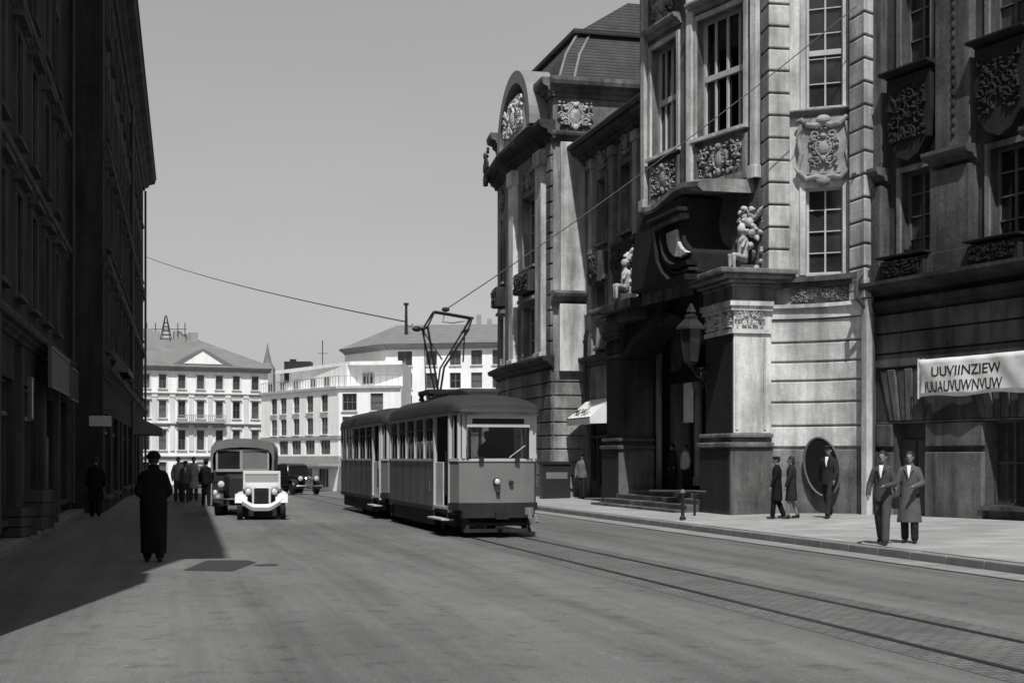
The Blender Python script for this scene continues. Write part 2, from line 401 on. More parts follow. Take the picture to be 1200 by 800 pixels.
g = MB(); strip(g, LP, 10, 47.7, 20, -5, -3.322, 2, lambda y,n: .133); g.build('left_pavement', M['kerb'], kind='structure')
g = MB()
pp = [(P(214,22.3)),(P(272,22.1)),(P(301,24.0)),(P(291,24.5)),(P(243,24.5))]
g.add([(p.x,p.y,.005) for p in pp],[tuple(range(5))]); g.build('road_shadow_patch', M['patch'], kind='structure')  # flat dark sheet painting a cast shadow on the road
# ================================================================== left row of houses (in shade)
def left_house(label, s0, s1, m, depth, hz, eave_m, pitch, ops_shop, hood, near):
    c = LP(s0, m); r = thing('town_house', label, 'building', (c.x,c.y,gz(c.y)))
    Mx, L = frame(LP(s0,m), LP(s1,m))
    rows = [(5.3,7.5),(8.7,11.0),(12.2,14.3),(15.5,17.2)]
    cols = [x for x in [1.6+pitch*i for i in range(int((L-1.2)/pitch))]]
    w = 1.1
    ops = [(x,x+w,a,b) for x in cols for a,b in rows] + ops_shop
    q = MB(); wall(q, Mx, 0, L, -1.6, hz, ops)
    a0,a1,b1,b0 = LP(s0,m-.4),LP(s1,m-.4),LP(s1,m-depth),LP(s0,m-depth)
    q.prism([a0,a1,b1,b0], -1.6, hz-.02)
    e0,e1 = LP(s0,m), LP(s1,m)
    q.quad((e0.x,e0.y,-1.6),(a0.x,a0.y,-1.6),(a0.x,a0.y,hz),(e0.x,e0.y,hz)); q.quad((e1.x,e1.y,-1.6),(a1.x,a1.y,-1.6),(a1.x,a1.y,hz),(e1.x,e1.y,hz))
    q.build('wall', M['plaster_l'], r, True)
    for x in cols:
        for i,(a,b) in enumerate(rows):
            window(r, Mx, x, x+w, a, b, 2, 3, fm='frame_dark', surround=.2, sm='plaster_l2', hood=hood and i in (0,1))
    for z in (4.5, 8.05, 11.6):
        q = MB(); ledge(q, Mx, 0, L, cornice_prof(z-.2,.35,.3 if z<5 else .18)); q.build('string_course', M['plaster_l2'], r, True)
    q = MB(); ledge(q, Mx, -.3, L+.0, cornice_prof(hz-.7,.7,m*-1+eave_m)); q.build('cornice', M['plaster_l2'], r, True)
    q = MB(); e = eave_m
    pr = [(e+.05,hz+.002),(e+.05,hz+.12),(m-depth/2,hz+5.5),(m-depth,hz+.1),(m-depth,hz+.002)]
    A = [LP(s0-.2,p[0]) for p in pr]; B = [LP(s1+.1,p[0]) for p in pr]
    q.loft([[(A[i].x,A[i].y,pr[i][1]) for i in range(5)],[(B[i].x,B[i].y,pr[i][1]) for i in range(5)]])
    q.build('roof', M['slate'], r, True)
    return r, Mx, L
h1, MX1, L1 = left_house('very dark town house nearest on the shaded left side, set back behind a kerb', 15.3, 47.5, -3.6, 11, 19.0, -1.8, 3.2,
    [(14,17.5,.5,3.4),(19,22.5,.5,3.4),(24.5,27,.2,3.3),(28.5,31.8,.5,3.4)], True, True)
# projecting end bay: lower part deeper than upper
q = MB(); q.prism([LP(13.6,-2.0),LP(15.298,-2.0),LP(15.298,-9),LP(13.6,-9)], -.2, 11.3); q.prism([LP(13.6,-2.45),LP(15.298,-2.45),LP(15.298,-9),LP(13.6,-9)], 11.302, 18.9)
q.prism([LP(13.4,-1.8),LP(15.09,-1.8),LP(15.09,-9),LP(13.4,-9)], 18.902, 19.3)
q.build('end_bay', M['plaster_l'], h1, True)
for x0,x1,z0,z1 in [(14,17.5,.5,3.4),(19,22.5,.5,3.4),(28.5,31.8,.5,3.4)]:
    window(h1, MX1, x0,x1,z0,z1, 4, 1, fm='wood', sill=True, sm='plaster_l2', transom=.75)
q = MB(MX1); q.box(24.5,27,.15,.2,.2,3.3)
for x in (24.7,25.85): q.box(x,x+.95,.1,.148,.5,2.3)
q.build('door', M['wood'], h1, True)
for x in (13.2,18.2,23.4,27.7,32.2):
    q = MB(MX1); q.box(x-.25,x+.25,-.12,.02,.1,4.2); q.box(x-.32,x+.32,-.16,.02,4.202,4.28); q.build('shop_pilaster', M['plaster_l2'], h1, True, bevel=.01)
for x in (13.5, 32.4):
    q = MB(MX1); q.tube([(x,-.15,.3),(x,-.15,18.2)], .07); q.build('downpipe', M['gutter_metal'], h1, True)
h2, MX2, L2 = left_house('tall very dark town house at far end of the shaded left side with deep eaves', 47.7, 92.8, -2.55, 12, 19.0, -1.8, 3.5,
    [(1.2,5.0,.5,3.2),(6.5,10.5,.5,3.2),(12,14,.1,3.2),(15.5,19.5,.5,3.2),(21,25,.5,3.2),(27,31,.3,3.2),(33,37,.3,3.2)], True, False)
for x0,x1,z0,z1 in [(1.2,5.0,.5,3.2),(6.5,10.5,.5,3.2),(15.5,19.5,.5,3.2),(21,25,.5,3.2),(27,31,.3,3.2),(33,37,.3,3.2)]:
    window(h2, MX2, x0,x1,z0,z1, 3, 1, fm='wood', sm='plaster_l2', transom=.78)
q = MB(MX2); q.box(12,14,.15,.2,-.3,3.2); q.box(12.15,12.95,.1,.148,.4,2.4); q.box(13.05,13.85,.1,.148,.4,2.4); q.build('door', M['wood'], h2, True)
for x in (22.3, 44.6):
    q = MB(MX2); q.tube([(x,-.15,0),(x,-.15,18.2)], .07); q.build('downpipe', M['gutter_metal'], h2, True)
# roof edge: chimney stacks
for hh,Mx,xx in ((h1,MX1,30.5),(h2,MX2,12),(h2,MX2,34)):
    q = MB(Mx); q.box(xx,xx+1.4,2.0,2.8,20,24); q.box(xx-.08,xx+1.48,1.92,2.88,24.002,24.2); q.build('chimney', M['plaster_l2'], hh, True)
# signs and awnings on the left
def at_wall(px, m, py):
    D = m/(NL.x*(px-600)/F+NL.y); return D, Hh(py,D)
def wall_sign(name, label, Mx, x0,x1,z0,z1, y, mt, cat='sign'):
    r = thing(name, label, cat, Mx @ Vector((x0,y,z0)))
    q = MB(Mx); q.box(x0,x1,y,y+.06,z0,z1); q.build('board', mt, r, True)
    q = MB(Mx); e=.05
    q.box(x0-e,x1+e,y-.02,y+.07,z0-e,z0-.001); q.box(x0-e,x1+e,y-.02,y+.07,z1+.001,z1+e); q.box(x0-e,x0-.001,y-.02,y+.07,z0,z1); q.box(x1+.001,x1+e,y-.02,y+.07,z0,z1)
    q.build('frame', M['frame_dark'], r, True); return r
def sx(px, m, s0):                       # distance along a left wall seen at survey bearing px
    D = m/(NL.x*(px-600)/F+NL.y); X=(px-600)/F*D; return U_dot(X,D)-s0
def U_dot(X,D): return X*UL.x+D*UL.y
a,b = sx(60,-3.18,15.3), sx(81,-3.18,15.3)
wall_sign('shop_sign','large plain pale board high on the dark left shop front', MX1, a, b, 3.5, 4.4, -.42, M['canvas'])
a,b = sx(84,-3.18,15.3), sx(91,-3.18,15.3)
wall_sign('shop_sign','smaller narrow grey board right beside the large pale board on left', MX1, a, b, 3.45, 4.3, -.42, M['plaster_l2'])
a = sx(36.5,-3.38,15.3)
wall_sign('notice_strip','narrow upright white strip on the dark wall at far left', MX1, a, a+.4, 2.65, 3.5, -.22, M['cloth_w'])
# projecting hanging sign, faces up the street
D = 42; z = Hh(489,D); cpt = P(117.5,D)
r = thing('hanging_sign','small pale rectangular sign hanging out over the left pavement','sign',(cpt.x,cpt.y,z-.25),math.atan2(NL.y,NL.x))
q = MB(); q.box(-.31,.31,-.03,.03,0,.3); q.build('board', M['c_light'], r)
q = MB(); q.tube([(-1.0,0,.46),(.4,0,.46)],.016); q.tube([(-.3,0,.32),(-.3,0,.46)],.008); q.tube([(.3,0,.32),(.3,0,.46)],.008); q.build('bracket', M['iron'], r)
def awning(label, Mx, x0, x1, zt, zb, out, mt, val=.22):
    c = Mx @ Vector(((x0+x1)/2, 0, zb)); r = thing('awning', label, 'awning', c)
    q = MB(Mx); n=20; rings=[]
    for k in range(7):
        t=k/6; rings.append([(x0+(x1-x0)*i/n, -.05-out*t, zt+(zb-zt)*t-.05*math.sin(PI*t)+.012*math.sin(i*2.1)*t) for i in range(n+1)])
    rings.append([(x0+(x1-x0)*i/n, -.05-out, zb-val-.04*(i%2)) for i in range(n+1)])
    q.loft(rings, cap=False, close=False); q.build('canopy', mt, r, True, smooth=True, thick=.012)
    for x in (x0,x1):
        q = MB(Mx); q.add([(x,-.05,zt),(x,-.05-out,zb),(x,-.05-out,zb-val),(x,-.05,zb-val*.9)],[(0,1,2,3)]); q.build('cheek', mt, r, True, thick=.012)
    q = MB(Mx)
    for x in (x0+.05,x1-.05): q.tube([(x,-.03,zb-.3),(x,-out,zb-.02)],.018)
    q.tube([(x0,-.05-out,zb-.02),(x1,-.05-out,zb-.02)],.02); q.build('support', M['iron'], r, True)
    return r
awning('grey canvas awning jutting out at the far end of the left houses', MX2, 27.5, 32, 3.9, 3.25, 1.35, M['canvas'], .35)
awning('long narrow shop awning folded high on the left house', MX2, 6, 11, 5.6, 5.0, .5, M['canvas'], .2)
# goods by the shop wall
def crate(label, s, m, w, h, rz=0):
    c = LP(s,m); r = thing('wooden_crate', label, 'crate', (c.x,c.y,.135), rz, 'crates by the left shop front')
    q = MB(); q.box(-w/2+.03,w/2-.03,-.27,.27,.02,h-.06); q.build('box', M['wood'], r)
    q = MB()
    for k in range(3):
        z=.02+k*h/3
        q.box(-w/2,w/2,-.3,-.272,z,z+h/3-.03); q.box(-w/2,w/2,.272,.3,z,z+h/3-.03); q.box(-w/2-.002,-w/2+.028,-.27,.27,z,z+h/3-.03); q.box(w/2-.028,w/2+.002,-.27,.27,z,z+h/3-.03)
    q.build('slats', M['plaster_l2'], r)
for i,(s,w,h) in enumerate(((31,.8,.6),(34,1.0,.9),(37.2,.7,.5))):
    crate(('low dark crate nearest the kerb end on the shaded left pavement','tall dark crate in the middle of the left pavement crates','small dark crate farthest along the shaded left pavement')[i], s, -3.45-.0, w, h, -.22+.1*i)
# ================================================================== far square
q0=P(312,23.4); r=thing('drain_cover','small dark iron drain cover in the road beside the painted shadow patch','drain cover',(q0.x,q0.y,.004),.3)
q=MB(); q.lathe([(.01,.006),(.13,.006),(.15,.0)],n=20); q.build('plate',M['rail'],r); q=MB(); q.lathe([(.151,0),(.19,.004),(.2,0)],n=20); q.build('ring',M['iron'],r)
def far_block(name,label,cat,loc): return thing(name,label,cat,loc)
# classical building closing the street
gA = -1.45
pa0, pa1 = P(120,172), P(314,181)
rA = thing('classical_building','white classical building with gabled pediment closing the far end of street','building',(pa0.x,pa0.y,gA))
MXA, LA = frame(pa0, pa1)
def xa(px):                              # along facade A
    k=(px-600)/F; d=(pa1-pa0)/LA; return (k*pa0.y-pa0.x)/(d.x-k*d.y)
colsA = [xa(p) for p in (135,154,171,190.5,213,235,257,277,299)]
Dm = 178
rowsA = [(Hh(456,Dm),Hh(440,Dm)),(Hh(490,Dm),Hh(470,Dm)),(Hh(527,Dm),Hh(504,Dm)),(Hh(560,Dm),Hh(541,Dm))]
zA = Hh(431,Dm)
ops = [(x-.45*k,x+.45*k,a,b) for x in colsA for (a,b) in rowsA for k in (1.0,)]
q = MB(); wall(q, MXA, 0, LA, gA-.3, zA, ops); q.M=MXA; q.box(0.002,LA-.002,.4,14,gA-.3,zA-.01); q.M=Matrix(); q.build('wall', M['white'], rA, True)
for x in colsA:
    for i,(a,b) in enumerate(rowsA): window(rA, MXA, x-.45, x+.45, a, b, 2, 2, fm='frame_dark',pm='pane_far', surround=.14, sm='cream', hood=(i in (1,2)), bar=.05)
for z,p in ((Hh(462,Dm),.2),(Hh(497,Dm),.3),(Hh(535,Dm),.3)):
    q = MB(); ledge(q, MXA, 0, LA, cornice_prof(z-.3,.4,p)); q.build('string_course', M['shade'], rA, True)
for a,b in zip(colsA,colsA[1:]):                               # giant pilasters and blind panels between the windows
    q = MB(MXA); xm_=(a+b)/2; q.box(xm_-.28,xm_+.28,-.14,.02,Hh(528,Dm),Hh(463,Dm)); q.box(xm_-.36,xm_+.36,-.2,.02,Hh(466,Dm),Hh(463.5,Dm)); q.build('pilaster', M['cream'], rA, True)
for a in colsA:
    q = MB(MXA); q.box(a-.8,a+.8,-.1,.02,Hh(501,Dm),Hh(498.5,Dm)); q.box(a-.62,a+.62,-.08,.02,Hh(468,Dm),Hh(464,Dm)); q.build_each('relief_panel', M['shade'], rA, True)
q = MB(MXA); xl_,xr_=xa(206),xa(262); zb_=Hh(494,Dm)
q.box(xl_,xr_,-1.0,.02,zb_-.2,zb_); q.box(xl_,xr_,-1.0,-.94,zb_+.7,zb_+.78)
for k in range(26): xk=xl_+(xr_-xl_-.06)*k/25; q.box(xk,xk+.06,-.99,-.95,zb_,zb_+.7)
q.build('balcony', M['shade'], rA, True)
q = MB(); ledge(q, MXA, 0, LA+.3, cornice_prof(zA-.5,.7,.8)); q.build('cornice', M['shade'], rA, True)
q = MB(MXA); zr = Hh(395,180)
q.add([(-1,-.8,zA+.2),(LA+.6,-.8,zA+.2),(LA+.6,14,zA+.2),(-1,14,zA+.2),(-1,7,zr),(xa(250),7,zr)],[(0,1,5,4),(1,2,5),(2,3,4,5),(3,0,4),(0,3,2,1)])
q.build('roof', M['slate_far'], rA, True)
q = MB(MXA); xl,xr,xm = xa(199),xa(273),xa(236)
q.slab([(xl,zA+.22),(xr,zA+.22),(xm,Hh(409,Dm))], -.75, 5); q.build('pediment', M['slate_far'], rA, True)
q = MB(MXA); q.slab([(xl+1.5,zA+.4),(xr-1.5,zA+.4),(xm,Hh(413,Dm))], -.8, -.76); q.build('tympanum', M['white'], rA, True)
q = MB(MXA)
for pxx,hh in ((188,2.2),(197,1.6),(224,1.8),(233,1.2),(243,1.6)): q.box(xa(pxx)-.5,xa(pxx)+.5,6.5,7.4,zr-.6,zr+hh*.55)
q.build_each('chimney', M['shade'], rA, True)
c = MXA @ Vector((xa(210),7,zr)); r = thing('roof_mast','lattice mast on the ridge of the white classical building','mast',c)
q = MB(); 
for x,y in ((-.7,-.5),(.7,-.5),(.7,.5),(-.7,.5)): q.tube([(x,y,-.5),(x*.1,y*.1,2.9)],.06,5)
for k in range(5):
    z=k*.5; f=1-.9*(z+.5)/3.4
    q.tube([(x*f,y*f,z) for x,y in ((-.7,-.5),(.7,-.5),(.7,.5),(-.7,.5))],.05,4,True)
q.build('tower', M['iron'], r); q = MB(); q.tube([(-2.6,0,1.2),(2.6,0,1.2)],.05,5)
for x in (-2.4,-1.3,1.5,2.4): q.tube([(x,0,.3),(x,0,2.0)],.06,5)
q.build('crossbar', M['iron'], r)
# spire behind
c = P(313.5,260); r = thing('church_spire','thin dark pointed church spire behind the white classical building','church',(c.x,c.y,gA))
q = MB(); q.box(-1.2,1.2,-1.2,1.2,0,Hh(433,260)-gA); q.build('tower', M['shade'], r)
z0=Hh(433,260)-gA+.002; q = MB(); q.lathe([(1.5,z0),(.75,z0+1.2),(.4,z0+2.8),(.03,Hh(402,260)-gA)],n=8); q.build('spire', M['slate_far'], r)
# functionalist corner building
pb0,pb1,pb2 = P(306,155), P(397,140), P(470,138.5)
gB=-1.45
rB = thing('corner_building','white flat roofed modern corner building with terrace and shop floor behind the tram','building',(pb1.x,pb1.y,gB))
MB0,LB0 = frame(pb0,pb1); MB1,LB1 = frame(pb1,pb2)
def xw(p0,p1,px):
    L=(p1-p0).length; d=(p1-p0)/L; k=(px-600)/F; return (k*p0.y-p0.x)/(d.x-k*d.y)
DB=140; zt=Hh(427,DB); zter=Hh(452,DB)
rows=[(Hh(508,DB),Hh(488,DB)),(Hh(481,DB),Hh(461,DB))]
c0=[(xw(pb0,pb1,a)) for a in (321,332,347,363,380)]; c1=[(400,418,),(433,449),]
ops0=[(x-.75,x+.75,a,b) for x in c0 for a,b in rows]+[(xw(pb0,pb1,p)-1.1,xw(pb0,pb1,p)+1.1,Hh(532,DB),Hh(515,DB)) for p in (332,347,363,381)]
ops0+=[(xw(pb0,pb1,a),xw(pb0,pb1,b),Hh(571,DB),Hh(549,DB)) for a,b in ((318,340),(345,366),(373,385))]
ops1=[(xw(pb1,pb2,a),xw(pb1,pb2,b),z0,z1) for a,b in ((401,418),(434,449)) for z0,z1 in rows]+[(xw(pb1,pb2,a),xw(pb1,pb2,b),Hh(532,DB),Hh(515,DB)) for a,b in ((399,411),(416,430),(436,449))]
q=MB(); wall(q,MB0,0,LB0,gB-.3,zter,ops0); wall(q,MB1,0,LB1,gB-.3,zter,ops1)
d0=(pb1-pb0).normalized(); i0=Vector((-d0.y,d0.x)); back=i0*12
q.prism([pb0+i0*.4,pb1+i0*.4+Vector((.3,.1)),pb2+Vector((0,.4)),pb2+Vector((0,14)),pb0+back],gB-.3,zter-.02)
q.build('wall',M['white'],rB,True)
for a in ops0[:10]: window(rB,MB0,*a,2,3,fm='frame_dark',pm='pane_far',bar=.08,edge=.1,sill=True,sm='cream')
for a in ops0[10:]: window(rB,MB0,*a,3,1,fm='frame_dark',pm='pane_far',bar=.08,edge=.1,sill=False,transom=.7)
for a in ops1[:4]: window(rB,MB1,*a,3,2,fm='frame_dark',pm='pane_far',bar=.08,edge=.1,sm='cream')
for a in ops1[4:]: window(rB,MB1,*a,2,1,fm='frame_dark',pm='pane_far',bar=.08,edge=.1,sill=False)
q=MB()                                                          # set-back top storey, curved parapet
tb=[pb0+i0*2.2,pb1+i0*2.0+Vector((-1,0)),pb1+Vector((2.2,1.9)),pb2+Vector((0,1.9)),pb2+Vector((0,14)),pb0+back]
q.prism(tb,zter,zt); q.prism([p for p in [pb0+i0*1.6,pb1+i0*1.2,pb2+Vector((0,1.2)),pb2+Vector((0,14)),pb0+back]],zt+.002,zt+.35)
q.build('top_storey',M['white'],rB,True)
MT,LT=frame(tb[2],tb[3]); 
window(rB,MT,xw(tb[2],tb[3],412)-.2,xw(tb[2],tb[3],438),Hh(449,DB),Hh(436,DB),7,1,dep=-.12,fm='frame',bar=.12,sill=False)
MT0,LT0=frame(tb[0],tb[1])
for p in (318,332,348,368,384): 
    x=xw(tb[0],tb[1],p); window(rB,MT0,x-.7,x+.7,Hh(449,DB),Hh(438,DB),2,1,dep=-.12,fm='frame',bar=.1,sill=False)
q=MB()
for Mx,L in ((MB0,LB0),(MB1,LB1)):
    q.M=Mx
    for k in range(int(L/.6)+1): q.box(min(k*.6,L-.05),min(k*.6,L-.05)+.04,-.02,.02,zter,zter+.95)
    q.box(0,L,-.03,.03,zter+.952,zter+1.0)
q.M=Matrix(); q.build('railing',M['shade'],rB,True)
for Mx,L in ((MB0,LB0),(MB1,LB1)):
    q=MB(); ledge(q,Mx,0,L,[(.25,zter-.25),(.3,zter-.02)]); q.build('cornice',M['cream'],rB,True)
    q=MB(Mx); q.box(0,L,-.12,.02,Hh(514,DB),Hh(510,DB)); q.box(0,L,-.1,.02,Hh(541,DB),Hh(534,DB)); q.build_each('fascia',M['shade'],rB,True)
    q=MB(Mx); q.box(.1,L,-2.2,.02,Hh(546,DB),Hh(543,DB)); q.build('canopy',M['shade'],rB,True)
c=P(350,155); q=MB(); q.box(c.x-1.4,c.x+1.4,c.y-1,c.y+1,zt-1,Hh(424,155)); q.box(c.x-.9,c.x-.3,c.y-.4,c.y+.4,Hh(424,155)+.002,Hh(421,155)); q.build('chimney',M['iron'],rB,True)
c=P(378,150); tag(MB().build('x',M['iron']),'x','x') if False else None
r=thing('roof_aerial','thin upright aerial on the white flat roofed corner building','aerial',(c.x,c.y,zt+.3)); q=MB(); q.tube([(0,0,0),(0,0,Hh(402,150)-zt)],.05,6); q.tube([(-.5,0,1.5),(.5,0,1.5)],.03,5); q.build('pole',M['iron'],r)
# tall hipped white block
pc0,pc1,pc2=P(404,170),P(452,162),P(640,158)
rC=thing('apartment_block','taller white block with grey hipped roof rising behind the tram','building',(pc1.x,pc1.y,gB))
MC0,LC0=frame(pc0,pc1); MC1,LC1=frame(pc1,pc2); DC=161; zc=Hh(405,DC)
ops=[(xw(pc1,pc2,a),xw(pc1,pc2,a+17 if a<480 else a+13),Hh(z1,DC),Hh(z0,DC)) for a in (466,499,527,552,577,602) for z0,z1 in ((411,428),(437,455),(463,481),(490,507))]
q=MB(); wall(q,MC1,0,LC1,gB-.3,zc,ops); wall(q,MC0,0,LC0,gB-.3,zc); d=(pc1-pc0).normalized(); nn=Vector((0,1))
q.prism([pc0+Vector((.5,0)),pc1+Vector((.3,.5)),pc2+nn*.5,pc2+nn*30,pc0+nn*10],gB-.3,zc-.02); q.build('wall',M['white'],rC,True)
for a in ops: window(rC,MC1,*a,2,2,fm='frame_dark',pm='pane_far',bar=.09,edge=.1,sm='cream')
q=MB(); ledge(q,MC1,-.4,LC1,cornice_prof(zc-.4,.6,.7)); ledge(q,MC0,0,LC0+.4,cornice_prof(zc-.4,.6,.7)); q.build_each('cornice',M['shade'],rC,True)
q=MB(); rz=Hh(380,175); a,b,c_=pc0+Vector((-.7,-.5)),pc1+Vector((-.5,-.8)),pc2+Vector((0,-.8)); e,f=P(466,176),Vector((pc2.x,pc2.y+16)); g2=Vector((pc2.x,pc2.y+32)); h_=Vector((pc0.x,pc0.y+12))
q.add([(a.x,a.y,zc+.2),(b.x,b.y,zc+.2),(c_.x,c_.y,zc+.2),(e.x,e.y,rz),(f.x,f.y,rz),(g2.x,g2.y,zc+.2),(h_.x,h_.y,zc+.2)],[(0,1,3),(1,2,4,3),(4,5,6,3),(6,0,3),(2,5,4),(0,6,5,2,1)])
q.build('roof',M['slate_far'],rC,True)
c=P(476,168); q=MB(); q.lathe([(.2,Hh(392,168)),(.14,Hh(358,168)),(.3,Hh(357.5,168)),(.3,Hh(355,168))],(c.x,c.y,0),10); q.build('chimney',M['iron'],rC,True)
c=P(562,176); q=MB()
for dx,hh in ((-1.6,1.2),(-.4,1.8),(.9,1.1),(2.2,1.5),(3.4,1.0)): q.box(c.x+dx,c.x+dx+.6,c.y-.3,c.y+.3,rz-.6,rz+hh*.7)
q.build_each('chimney_stack',M['shade'],rC,True)
# ================================================================== baroque palace on the right
c0 = ST(42, 16)
pal = thing('palace', 'ornate sooty stone palace with carved portal and mansard corner pavilion along right side', 'building', (c0.x, c0.y, .2))
# ---- corner pavilion
M['lunette'] = mat('pale_lunette_stone', .5, .85, .25, 2, .4, 30)
PV = [P(583,67), P(599,62.6), P(648,56.3)]
PR = PV[2] + N*9
pfr = [frame(PV[0],PV[1]), frame(PV[1],PV[2]), frame(PV[2],PR)]
ZC = 14.6
w1 = [(1.35,2.35,9.6,12.4),(1.35,2.35,5.9,8.0),(1.2,2.5,.9,3.6)]
def xm(fr, p0, px):
    d = Vector((fr[0][0][0], fr[0][1][0])); k=(px-600)/F; return (k*p0.y-p0.x)/(d.x-k*d.y)
xa2 = xm(pfr[1],PV[1],614); xb2 = xm(pfr[1],PV[1],628)
w2 = [(xa2,xb2,9.6,12.5),(xa2,xb2,5.9,8.0),(xa2-.2,xb2+.2,.9,3.6)]
q = MB(); wall(q,pfr[0][0],0,pfr[0][1],0,15.9,w1,.35); wall(q,pfr[1][0],0,pfr[1][1],0,15.9,w2,.35); wall(q,pfr[2][0],0,9,0,15.9)
b0,b1 = PV[0]+N*.5-U*.2, PV[2]+N*.6+U*.5
q.prism([PV[0]+N*.6-U*.5, PV[1]+N*.6, PV[2]+N*.6+U*.5, PR+U*.5, PR+U*10.5, PV[0]+N*9],0,15.88)
q.quad(*[(p.x,p.y,z) for p,z in ((PV[0],0),(PV[0]+N*9,0),(PV[0]+N*9,15.9),(PV[0],15.9))])
q.build('pavilion_wall', M['stone'], pal, True)
for fr,ws in ((pfr[0],w1),(pfr[1],w2)):
    for i,a in enumerate(ws): window(pal,fr[0],*a,2,4 if i==0 else 3,dep=.28,fm='frame',surround=.16,sm='stone',hood=(i==1))
    x0,x1=ws[0][0],ws[0][1]
    q=MB(fr[0]); q.box(x0-.2,x1+.2,-.4,.02,8.5,9.35); q.M=Matrix(); ornament(q,fr[0],x0-.1,x1+.1,8.55,9.3,3,-.42,False); q.build('apron', M['dark'], pal, True)
    q=MB(); ornament(q,fr[0],x0-.1,x1+.1,12.75,13.8,5,-.05); q.build('relief', M['orn'], pal, True)
# pilaster strips of the bow
for fr,p0,pxs in ((pfr[1],PV[1],((601.5,607),(633,640))),):
    for a,b in pxs:
        xa_,xb_=xm(fr,p0,a),xm(fr,p0,b)
        q=MB(fr[0]); q.box(xa_,xb_,-.22,.02,5.7,13.9); q.box(xa_-.08,xb_+.08,-.3,.02,13.3,13.9); q.box(xa_-.08,xb_+.08,-.3,.02,5.55,5.9); q.build('pilaster', M['pale'], pal, True, bevel=.02)
# return facing the street mouth: broad pale pilaster with quoined edge
q=MB(pfr[2][0]); q.box(.28,1.36,-.14,.02,8.2,14.0); q.build('pilaster', M['pale'], pal, True, bevel=.02)
q=MB(pfr[2][0]); q.box(.2,1.42,-.3,.02,5.1,7.7); q.build('pilaster_pedestal', M['pale'], pal, True, bevel=.02)
q=MB(); ledge(q,pfr[2][0],-.1,1.8,cornice_prof(7.7,.5,.5)); q.build('ledge', M['grey'], pal, True)
for k in range(14):
    z=5.7+k*.6
    q=MB(pfr[1][0]); L=pfr[1][1]; q.box(L-.62,L+.02,-.1,.02,z,z+.54); q.build('quoin', M['grey'], pal, True, bevel=.03)
for k in range(9):                                               # rusticated ground storey
    z=.55+k*.52
    for fr,ws in ((pfr[0],w1),(pfr[1],w2)):
        L=fr[1]; o=ws[2]
        q=MB(fr[0])
        if z<o[3] : q.box(.02,o[0]-.02,-.09,.02,z,z+.47); q.box(o[1]+.02,L-.02,-.09,.02,z,z+.47)
        else: q.box(.02,L-.02,-.09,.02,z,z+.47)
        q.build_each('rustic_course', M['grey'], pal, True, bevel=.025)
    q=MB(pfr[2][0]); q.box(.02,1.75,-.09,.02,z,z+.47); q.build('rustic_course', M['stone'], pal, True, bevel=.025)
for fr,a,b in ((pfr[0],-.1,pfr[0][1]),(pfr[1],0,pfr[1][1]+.1)):
    q=MB(); ledge(q,fr[0],a,b,cornice_prof(5.25,.45,.45)); ledge(q,fr[0],a-.2,b+.15,cornice_prof(14.1,.7,.62)); q.build_each('cornice', M['dark'], pal, True)
q=MB(); ledge(q,pfr[2][0],-.1,1.9,cornice_prof(14.0,.4,.3)); q.build('cornice', M['grey'], pal, True)
for fr,a,b in ((pfr[0],-.1,pfr[0][1]*.3),(pfr[1],pfr[1][1]-1.1,pfr[1][1]+.2),(pfr[2],-.2,9)):
    q=MB(); ledge(q,fr[0],a,b,cornice_prof(15.75,.7,.5)); q.build('attic_cornice', M['grey'], pal, True)
q=MB(); ornament(q,pfr[2][0],.15,1.6,14.45,15.6,8,-.12,True,1.6); q.build('relief', M['orn_light'], pal, True)
# arched pediment over the bow
MA,LAp = frame(PV[0]*.75+PV[1]*.25, PV[2]-(PV[2]-PV[1])*.12)
cx=LAp*.66; R=LAp*.35; Hp=2.75
arc=[(cx+R*math.cos(PI-PI*i/24), 14.86+Hp*math.sin(PI*i/24)) for i in range(25)]
arc2=[(cx+(R-.5)*math.cos(PI-PI*i/24), 14.86+(Hp-.5)*math.sin(PI*i/24)) for i in range(25)]
q=MB(MA); q.loft([[(a[0],-.75,a[1]) for a in arc]+[(a[0],-.75,a[1]) for a in reversed(arc2)],[(a[0],3.2,a[1]) for a in arc]+[(a[0],3.2,a[1]) for a in reversed(arc2)]])
q.build('pediment_hood', M['lead'], pal, True)
q=MB(MA); q.slab([(a[0],a[1]) for a in arc2],.1,.6); q.build('tympanum', M['dark'], pal, True)
q=MB(MA); q.slab([(cx-R*.74,14.88),(cx+R*.74,14.88),(cx+R*.62,15.8),(cx+R*.3,16.55),(cx-R*.3,16.55),(cx-R*.62,15.8)],-.7,.08); q.M=Matrix(); ornament(q,MA,cx-R*.6,cx+R*.6,15,16.4,11,-.74); q.build('relief', M['lunette'], pal, True)
q=MB(); ornament(q,pfr[0][0],-.5,1.0,14.2,15.9,14,-.55,dens=1.6); q.build('corner_trophy', M['dark'], pal, True)
